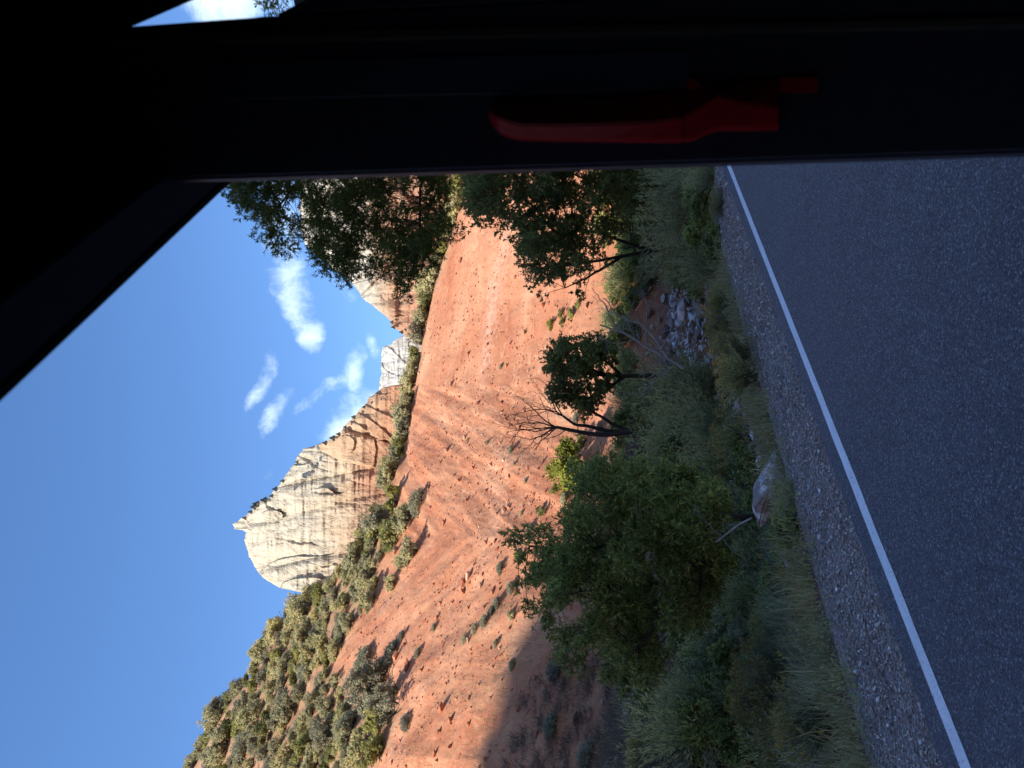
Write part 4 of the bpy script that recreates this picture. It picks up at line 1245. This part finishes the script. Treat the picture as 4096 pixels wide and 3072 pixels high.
p = hit(300, 583); plant('yellow', p, 2.2 * np.array([1.25, 1, 1.1]).mean(), 'bright yellow-green sunlit bush behind the leafy tree', None)
p = hit(285, 588); plant('yellow', p, 1.3, 'low yellow-green bush touching the bright sunlit bush', None)
# the thicket: dart throwing over the wooded part of the hill
POLY = [(-20, 190), (0, 200), (55, 230), (101, 262), (143, 285), (178, 322), (213, 350), (255, 374), (268, 386), (200, 380), (175, 372), (134, 345), (101, 328), (88, 340), (60, 352), (30, 366), (-20, 366)]
darts = []
for c in inpoly(POLY, 1500):
    r = 6 + 8 * rng.random() ** 1.5
    if all((c[0] - d[0]) ** 2 + (c[1] - d[1]) ** 2 * 1.3 > (.66 * (r + d[2])) ** 2 for d in darts): darts.append((c[0], c[1], r))
darts = sorted(darts, key=lambda d: (int((d[1] - 160) / 26), d[0]))
rows = {}
for d in darts: rows.setdefault(int((d[1] - 160) / 26), []).append(d)
RN = ['topmost', 'second', 'third', 'fourth', 'fifth', 'sixth', 'seventh', 'eighth', 'ninth', 'tenth']
for j, rk in enumerate(sorted(rows)):
    for k, (u, v, r) in enumerate(sorted(rows[rk])):
        kd = random.choices(['juniper', 'scrub', 'sage'], [.72, .16, .12])[0]
        p = hit(u, v + r * .5)
        s_ = r * 1.95 * p[1] / F * .86
        plant(kd, p - np.array([0, 0, .1 * s_]), (s_, s_, s_ * random.uniform(.75, 1.05)), f'{COLN[kd]} bush in the hillside thicket, {ORD[k]} from the left in the {RN[j]} row', 'bushes of the hillside thicket')

# pines on the cliff tops
def pine_proto():
    root = empty('pine_tree', (0, 0, 0)); wood, leaf = Acc(), Acc()
    wood.tube(np.array([[0, 0, -.1], [0, 0, .6], [.02, 0, 1.0]]), [.03, .02, .006], 5, False)
    for z in np.linspace(.15, .98, 14):
        r = ((1 - z) * .36 + .05) * rng.uniform(.6, 1.3)
        for a in np.linspace(0, 6.28, 7)[:-1] + z * 9:
            C = np.array([math.cos(a) * r * .5, math.sin(a) * r * .5, z]); D = unit(np.array([math.cos(a), math.sin(a), -.15]))
            leaf.leaves(C[None] + rng.normal(size=(6, 3)) * .02, unit(D + rng.normal(size=(6, 3)) * .35), r * .75, .07)
    obj('trunk', wood.mesh('pine_trunk'), MAT['bark'], root); obj('crown', leaf.mesh('pine_crown'), MAT['pine'], root)
    return root
pine = pine_proto()
PINES = [(250, 244, 5, 484, 'peak'), (256, 250, 5, 484, 'peak'), (261, 254, 7, 482, 'peak'), (264, 257, 8, 482, 'peak'), (268, 265, 8, 482, 'peak'), (272, 271, 5, 482, 'peak'), (279, 275, 6, 482, 'peak'), (287, 282, 5, 482, 'peak'), (306, 296, 4, 482, 'peak'), (325, 325, 6, 436, 'shoulder'), (330, 333, 7, 434, 'shoulder'), (334, 338, 5, 434, 'shoulder'), (341, 344, 4, 434, 'shoulder'), (351, 353, 5, 434, 'shoulder'), (361, 363, 4, 434, 'shoulder'),
         (436, 401, 5, 336, 'wall'), (441, 393, 5, 336, 'wall'), (446, 391, 4, 336, 'wall')]
names = {'peak': 'the ridge of the pale peak', 'shoulder': 'the orange rock shoulder', 'wall': 'the banded canyon wall'}
cnt = {}
for i, (u, v, px, Y, wh) in enumerate(PINES):
    p = at(u, v + 2.5, Y + 3); s_ = px * Y / F
    o = pine if i == 0 else copy_tree(pine, p, random.uniform(0, 6), s_)
    o.location = tuple(p); o.scale = (s_, s_, s_)
    k = cnt[wh] = cnt.get(wh, -1) + 1
    tag(o, f'tiny dark pine on {names[wh]}, {ORD[k]} from the left', 'tree', 'pines on the cliff tops')

# ---- shaded bank between slope and road
BANK = [(30, 712, 62, 'willow', 'dense green shrub on the shaded bank at the photo border'), (62, 722, 46, 'willow', 'green shrub right beside the dense border shrub'), (110, 745, 34, 'sage', 'grey-violet low bush under the leafy tree'), (138, 752, 30, 'sage', 'grey low bush right of the violet one under the leafy tree'), (128, 728, 22, 'sage', 'small grey bush at the dark bank'),
        (70, 805, 66, 'rabbit', 'yellow-flowered rabbitbrush standing tall at the near verge'), (98, 800, 46, 'rabbit', 'smaller rabbitbrush beside the tall flowered one'), (40, 818, 54, 'rabbit', 'rabbitbrush with few yellow heads near the photo border'),
        (12, 845, 74, 'grass', 'pale tall grass clump nearest the camera'), (44, 842, 62, 'rabbit', 'pale rabbitbrush second nearest the camera'), (78, 836, 50, 'grass', 'pale arching grass clump below the rabbitbrush'), (20, 815, 52, 'willow', 'feathery shrub behind the nearest grass clump'),
        (372, 728, 62, 'willow', 'broad feathery grey-green shrub in the middle of the bank'), (345, 738, 48, 'willow', 'feathery shrub left of the broad middle one'), (388, 726, 34, 'willow', 'feathery shrub by the foot of the dead tree'), (440, 738, 30, 'rabbit', 'rabbitbrush full of yellow flowers below the creek'), (415, 752, 38, 'rabbit', 'yellow rabbitbrush left of the fullest one'), (392, 760, 40, 'rabbit', 'yellow rabbitbrush lowest in the middle of the verge'), (466, 732, 24, 'rabbit', 'small yellow rabbitbrush right of the fullest one'),
        (330, 762, 46, 'rabbit', 'dull rabbitbrush right of the lichen boulder'), (340, 700, 40, 'willow', 'dark shrub in the hollow left of the bare tree'), (318, 690, 44, 'willow', 'shrub filling the hollow right of the leafy tree'), (325, 660, 34, 'scrub', 'shaded bush below the bare tree'), (370, 655, 30, 'scrub', 'shaded bush between bare and round tree'), (300, 735, 46, 'willow', 'green shrub behind the lichen boulder'),
        (520, 712, 48, 'willow', 'dark green shrub under the riverside tree'), (552, 706, 46, 'willow', 'shrub under the riverside tree near the pillar'), (585, 700, 44, 'willow', 'shrub closest to the window pillar'), (500, 722, 34, 'willow', 'drooping shrub right of the creek'), (545, 680, 44, 'scrub', 'dark bush behind the riverside trunk'), (590, 672, 50, 'scrub', 'dark bush filling the gap beside the pillar'), (570, 640, 50, 'scrub', 'dark bush high under the riverside tree'),
        (250, 764, 44, 'willow', 'green shrub hiding the trunk foot of the leafy tree'), (205, 770, 50, 'willow', 'green shrub at the foot of the leafy tree'), (170, 768, 46, 'willow', 'green shrub left of the leafy tree foot'), (230, 790, 34, 'grass', 'grass clump left of the lichen boulder'), (150, 800, 46, 'grass', 'pale grass clump under the leafy tree'), (120, 815, 46, 'grass', 'pale grass clump right of the flowered rabbitbrush'), (262, 762, 30, 'willow', 'small shrub above the lichen boulder'), (186, 800, 38, 'grass', 'grass clump midway along the verge'),
        (10, 590, 20, 'sage', 'dim grey bush on the shaded slope above the boulders'), (60, 640, 26, 'sage', 'dim grey bush on the shaded slope right of the boulders'), (40, 555, 18, 'sage', 'dim bush high on the shaded slope'), (95, 560, 18, 'sage', 'dim bush beside the leafy tree crown'), (90, 700, 26, 'sage', 'grey bush under the left of the leafy crown'), (70, 660, 22, 'sage', 'small dim bush under the shaded boulders')]
for (u, v, px, kd, lb) in BANK:
    p = hit(u, v)
    s_ = px * p[1] / F * {'willow': 1.0, 'rabbit': 1.1, 'grass': 1.1, 'sage': 1.0, 'scrub': 1.05}[kd]
    plant(kd, p - np.array([0, 0, .04]), s_, lb, None, 'grass' if kd == 'grass' else 'bush')

UNDER = []
for c in inpoly([(300, 628), (400, 632), (600, 640), (612, 720), (520, 735), (420, 690), (380, 705), (330, 740), (300, 700)], 400) if True else ():
    if 388 < c[0] < 488 and 640 < c[1] < 745: continue
    r = 11 + 8 * rng.random()
    if all((c[0] - d[0]) ** 2 + ((c[1] - d[1]) * 1.6) ** 2 > (.62 * (r + d[2])) ** 2 for d in UNDER): UNDER.append((c[0], c[1], r))
for c in inpoly([(0, 650), (90, 640), (110, 690), (300, 745), (300, 800), (120, 800), (0, 800)], 300):
    r = 13 + 10 * rng.random()
    if all((c[0] - d[0]) ** 2 + ((c[1] - d[1]) * 1.6) ** 2 > (.7 * (r + d[2])) ** 2 for d in UNDER): UNDER.append((c[0], c[1], r))
for c in [(402, 628), (415, 632), (428, 626), (441, 634), (452, 627), (463, 635), (476, 628), (488, 634), (499, 628), (408, 640), (434, 642), (470, 641), (494, 642), (420, 618), (446, 617), (482, 618)]:
    UNDER.append((c[0], c[1], rng.uniform(6, 10)))
UNDER.sort()
UNDER = [(k, 'near the creek', d) for k, d in enumerate([d for d in UNDER if d[0] >= 300])] + [(k, 'around the leafy tree', d) for k, d in enumerate([d for d in UNDER if d[0] < 300])]
for k, wh, (u, v, r) in UNDER:
    kd = random.choices(['willow', 'oakbrush', 'sage', 'rabbit'], [.42, .30, .16, .12])[0]
    p = hit(u, v)
    s_ = r * 2.0 * p[1] / F * .9
    plant(kd, p - np.array([0, 0, .05]), (s_ * 1.15, s_ * 1.15, s_ * random.uniform(.7, 1.0)), f'{COLN[kd]} shrub of the shaded undergrowth {wh}, {ORD[k]} from the left', 'shaded undergrowth')

# grass and weeds of the verge, nobody could count these
acc = Acc()
nc = 2600
s_ = -3 + 60 * rng.random(nc) ** 1.5
w_ = 6.62 + 7.0 * rng.random(nc) ** 1.45 + .18 * fbm(s_ * .9, 0 * s_, 5, 3)
nb = 26
hc = (.09 + .27 * sstep(6.8, 8.6, w_)) * rng.lognormal(0, .42, nc)
P_s = np.repeat(s_, nb) + rng.normal(0, .11, nc * nb) * np.repeat(.5 + hc * 2, nb)
P_w = np.repeat(w_, nb) + rng.normal(0, .11, nc * nb) * np.repeat(.5 + hc * 2, nb)
k_ = P_w > 6.5 + .15 * fbm(P_s * 1.7, 0 * P_s, 2, 3)
X_, Y_ = xy(P_s[k_], P_w[k_]); hh = (np.repeat(hc, nb) * rng.uniform(.35, 1.2, nc * nb))[k_]
blades(acc, np.stack([X_, Y_, height(X_, Y_) - .01], -1), hh, .007 + P_s[k_] * .0004, 1.1)
tag(obj('verge_grass', acc.mesh('verge_grass'), MAT['grass']), 'olive and straw grass along the gravel shoulder', kind='stuff')
acc = Acc()                                     # low leafy weeds between the tufts
nc = 2200
s_ = -3 + 50 * rng.random(nc) ** 1.5; w_ = 6.75 + 5.5 * rng.random(nc) ** 1.3
nb = 34
sz_ = rng.uniform(.08, .30, nc)
X0, Y0 = xy(s_, w_); Z0 = height(X0, Y0)
D_ = unit(rng.normal(size=(nc, nb, 3)) + np.array([0, 0, .7]))
P_ = np.stack([X0, Y0, Z0], -1)[:, None] + D_ * (sz_[:, None, None] * rng.random((nc, nb, 1)) ** .6) * np.array([1.2, 1.2, 1.4])
acc.leaves(P_.reshape(-1, 3), unit(D_.reshape(-1, 3) + rng.normal(size=(nc * nb, 3)) * .5), .06, .016)
tag(obj('verge_weeds', acc.mesh('verge_weeds'), MAT['willow']), 'low leafy weeds between the verge grasses', kind='stuff')
acc = Acc()
n = 26000
uu = rng.uniform(-20, 625, n); q_ = (uu - 384) / F
Y_ = 14 + 44 * rng.random(n) ** .8; X_ = q_ * Y_; s_, w_ = sw(X_, Y_); wc = creek_w(s_)
k_ = (w_ > 9) & (np.abs(w_ - wc) > 3.2) & ~((uu > 390) & (uu < 486) & (w_ > wc - 5)) & (fbm(X_ * .4, Y_ * .4, 3.0, 3) + rng.normal(0, .25, n) > 0)
X_, Y_ = X_[k_], Y_[k_]
blades(acc, np.stack([X_, Y_, height(X_, Y_) - .02], -1), rng.uniform(.2, .65, len(X_)) * np.where(np.abs(X_ / Y_ - .07) < .065, .45, 1), .02, .9)
tag(obj('meadow_grass', acc.mesh('meadow_grass'), MAT['grass']), 'loose weedy grass on the shaded valley floor', kind='stuff')
acc = Acc()                                     # dark twigs added to deepen the shade on the lower slope
pts_ = inpoly([(-20, 500), (60, 520), (120, 560), (110, 660), (80, 700), (-20, 690)], 330)
for c in pts_:
    p = hit(*c)
    m_ = 26
    a_ = rng.uniform(0, 6.28, m_); e_ = rng.uniform(.1, 1.2, m_); l_ = rng.uniform(.25, .8, m_)[:, None]
    d_ = np.stack([np.cos(a_) * np.cos(e_), np.sin(a_) * np.cos(e_), np.sin(e_)], -1)
    P0 = p + rng.normal(size=(m_, 3)) * [.25, .25, .02]
    acc.sticks(P0, P0 + d_ * l_, .012, .005)
tag(obj('shade_twigs', acc.mesh('shade_twigs'), MAT['shade_twig']), 'tangled dark twigs added to deepen the shade on the lower slope', kind='stuff')
# yellow weed flowers dotted in the verge
acc = Acc()
n = 1300
s_ = 2 + 40 * rng.random(n) ** 1.3; w_ = 7.3 + 3.5 * rng.random(n); X_, Y_ = xy(s_, w_)
k_ = fbm(X_ * .5, Y_ * .5, 9.0, 3) + rng.normal(0, .2, n) > .1
X_, Y_ = X_[k_], Y_[k_]; P = np.stack([X_, Y_, height(X_, Y_) + rng.uniform(.25, .6, len(X_))], -1)
for _ in range(4): acc.leaves(P + rng.normal(size=P.shape) * .012, unit(rng.normal(size=P.shape) + [0, 0, .7]), .035, .03)
tag(obj('weed_flowers', acc.mesh('weed_flowers'), MAT['flower']), 'tiny yellow weed flowers in the verge grass', kind='stuff')


# ------------------------------------------------------------------ the bus round the camera
def wall_pt(u, v, w):
    d = ray(u, v)
    k = w / (d[1] * RD[0] - d[0] * RD[1])
    return np.array([0, 0, CH]) + d * k


def sz(u, v, w):
    p = wall_pt(u, v, w); s, _ = sw(p[0], p[1]); return s, p[2]


def swz(s, w, z):
    x, y = xy(s, w); return (x, y, z)


def bus():
    org = np.array([*xy(0, -.6), 0.0])
    root = empty('shuttle_bus', org); tag(root, 'dark shuttle bus interior framing the view with window pillar and ceiling edge', 'bus')
    WO, WI = .50, .43                      # outer and inner face of the side wall
    PY = 1.35                              # the pillar panel stands across the view, this far ahead

    def solid(name, A, B, mat, parent=root, bev=0.0, smooth=False):
        """closed solid between two matching outlines"""
        n = len(A)
        bm = bmesh.new()
        vs = [bm.verts.new(c - org) for c in list(A) + list(B)]
        bm.faces.new(vs[:n]); bm.faces.new(vs[n:][::-1])
        for i in range(n): bm.faces.new((vs[i], vs[n + i], vs[n + (i + 1) % n], vs[(i + 1) % n]))
        bmesh.ops.recalc_face_normals(bm, faces=bm.faces)
        if bev: bmesh.ops.bevel(bm, geom=list(bm.edges), offset=bev, segments=3, affect='EDGES', clamp_overlap=True)
        me = bpy.data.meshes.new(name); bm.to_mesh(me); bm.free()
        if smooth:
            for p_ in me.polygons: p_.use_smooth = True
        return obj(name, me, MAT[mat], parent)

    def prism(name, poly, w0, w1, mat, bev=0.0):
        return solid(name, [np.array(swz(s, w0, z)) for s, z in poly], [np.array(swz(s, w1, z)) for s, z in poly], mat, root, bev)

    def slab(name, px, Y0, Y1, mat, bev=0.0, parent=root):
        """outline seen in the picture, standing across the view between two depths"""
        A = [at(u, v, Y0) for u, v in px]
        return solid(name, A, [a + np.array([0, Y1 - Y0, 0]) for a in A], mat, parent, bev)

    def box(name, s0, s1_, w0, w1, z0, z1_, mat='trim_black'):
        return solid(name, [np.array(swz(s, w, z0)) for s, w in ((s0, w0), (s1_, w0), (s1_, w1), (s0, w1))], [np.array(swz(s, w, z1_)) for s, w in ((s0, w0), (s1_, w0), (s1_, w1), (s0, w1))], mat)

    FL, CE, BK, FR, BOT = .75, 3.42, -3.4, 5.0, 1.25
    sA, zA = sz(592, 229, WO); sB, zB = sz(380, 0, WO)
    sk = -1.3
    zk = zA + (zB - zA) * (sk - sA) / (sB - sA)
    prism('window_header', [(sk, zk), (sA + .3, zA + (zB - zA) * .3 / (sB - sA)), (sA + .3, CE), (sk, CE)], WI - .02, WO, 'trim_black', .004)
    prism('header_gasket', [(sk + .01, zk - .003), (sA, zA - .003), (sA, zA + .012), (sk + .01, zk + .012)], WO + .001, WO + .012, 'rubber')
    # pillar panel across the view with the roof cove and partition that leave a slit to the skylight
    slab('window_pillar', [(590, 226), (580, -190), (726, -190), (742.5, 124), (753.5, 274), (806, 1330), (626, 1330)], PY, PY + .03, 'trim_black', .006)
    slab('roof_cove', [(715, -190), (1150, -190), (1150, 1062), (743.2, 128), (735, 128)], PY - .012, PY - .001, 'trim_black', .002)
    slab('partition_panel', [(754.2, 275), (1150, 1068), (1150, 1330), (806.5, 1330)], PY, PY + .02, 'trim_black', .004)
    slab('window_gasket', [(588.2, 230), (592, 230), (627.5, 1325), (623.7, 1325)], PY + .031, PY + .046, 'rubber')
    prism('sill_panel', [(BK, FL), (BK, BOT), (FR, BOT), (FR, FL)], WI - .03, WO, 'trim_black')
    prism('rear_wall_panel', [(BK, BOT + .001), (BK, CE), (sk - .001, CE), (sk - .001, BOT + .001)], WI, WO, 'trim_black')
    prism('forward_wall_panel', [(1.75, BOT + .001), (1.75, CE), (FR, CE), (FR, BOT + .001)], WI, WO, 'trim_black')
    # shell: ceiling with a skylight opening ahead, floor, aisle side, ends
    box('ceiling', BK, 1.62, -1.9, WO, CE + .001, CE + .06)
    box('ceiling_front', 3.1, FR, -1.9, WO, CE + .001, CE + .06)
    box('ceiling_side', 1.621, 3.099, -1.9, -.1, CE + .001, CE + .06)
    box('floor', BK, FR, -1.9, WO, FL - .08, FL - .001)
    box('rear_bulkhead', BK - .06, BK - .001, -1.9, WO, FL, CE)
    box('front_bulkhead', FR + .001, FR + .06, -1.9, WO, FL, CE)
    box('aisle_wall', BK, FR, -1.96, -1.901, FL, CE)
    # trim strip and the shallow navy panel the handle sits on
    slab('trim_strip', [(721, 0), (732, 0), (752, 1028), (741, 1028)], PY - .010, PY - .001, 'trim_olive', .003)
    slab('latch_panel', [(668, 215), (706, 215), (718, 690), (678, 690)], PY - .006, PY - .001, 'trim_navy', .002)

    # red emergency-release handle: an angled bar with a blunt end, hinged base and lower tab
    def bar(name, rows_, mat, parent):
        k = len(rows_[0])
        V = np.array([at(u, v, PY - d) for r_ in rows_ for u, v, d in r_]) - org
        i = np.arange(len(rows_) - 1)[:, None] * k; j = np.arange(k)[None, :]
        f = np.stack([i + j, i + (j + 1) % k, i + k + (j + 1) % k, i + k + j], -1).reshape(-1, 4)
        e = (len(rows_) - 1) * k
        me = mesh_from(name, V, [f, np.arange(k)[::-1][None], (e + np.arange(k))[None]])
        bm = bmesh.new(); bm.from_mesh(me); bmesh.ops.recalc_face_normals(bm, faces=bm.faces)
        sharp = [e_ for e_ in bm.edges if e_.calc_face_angle(0) > .45]
        bmesh.ops.bevel(bm, geom=sharp, offset=.0025, segments=2, affect='EDGES', clamp_overlap=True); bm.to_mesh(me); bm.free()
        return obj(name, me, mat, parent)
    red = MAT['handle_red']
    def row(v, ul, ur, ridge, d=1.0):
        # outer edge lies against the panel's window side, ridge stands proud, inner flank falls back towards the panel
        return [(ul, v, .014 * d), (ul + 3, v, .034 * d), (ridge, v, .046 * d), (ur, v, .012 * d), (ur, v, .002), (ul, v, .002)]
    h = bar('emergency_handle', [row(488.5, 652, 664, 657, .5), row(492, 643, 666, 655, .8), row(499, 634.5, 667, 650), row(509, 629.5, 666.5, 646), row(523, 627, 666, 643), row(560, 626, 667, 643), row(610, 625.5, 670, 644), row(650, 625, 674, 646), row(683, 625, 678, 650)], red, root)
    bar('handle_base', [row(683.3, 625, 678, 650), row(694, 627, 680, 656), row(706, 633, 682, 664), row(718, 637, 684, 672), row(750, 637, 687, 664, .8), row(779, 637.5, 689, 660, .7)], red, h)
    bar('handle_tab', [[(675, v, .012), (692, v, .012), (692, v, .002), (675, v, .002)] for v in (779.5, 800, 818)], red, h)
    bar('handle_catch', [[(676, v, .012), (687 + d_, v, .012), (687 + d_, v, .002), (676, v, .002)] for v, d_ in ((687, 4), (694, 3), (704, -6))], red, h)


bus()
for lst in PR.values():          # prototypes nothing was planted from
    for o in lst:
        if o.name not in USED:
            for c in list(o.children): bpy.data.objects.remove(c)
            bpy.data.objects.remove(o)
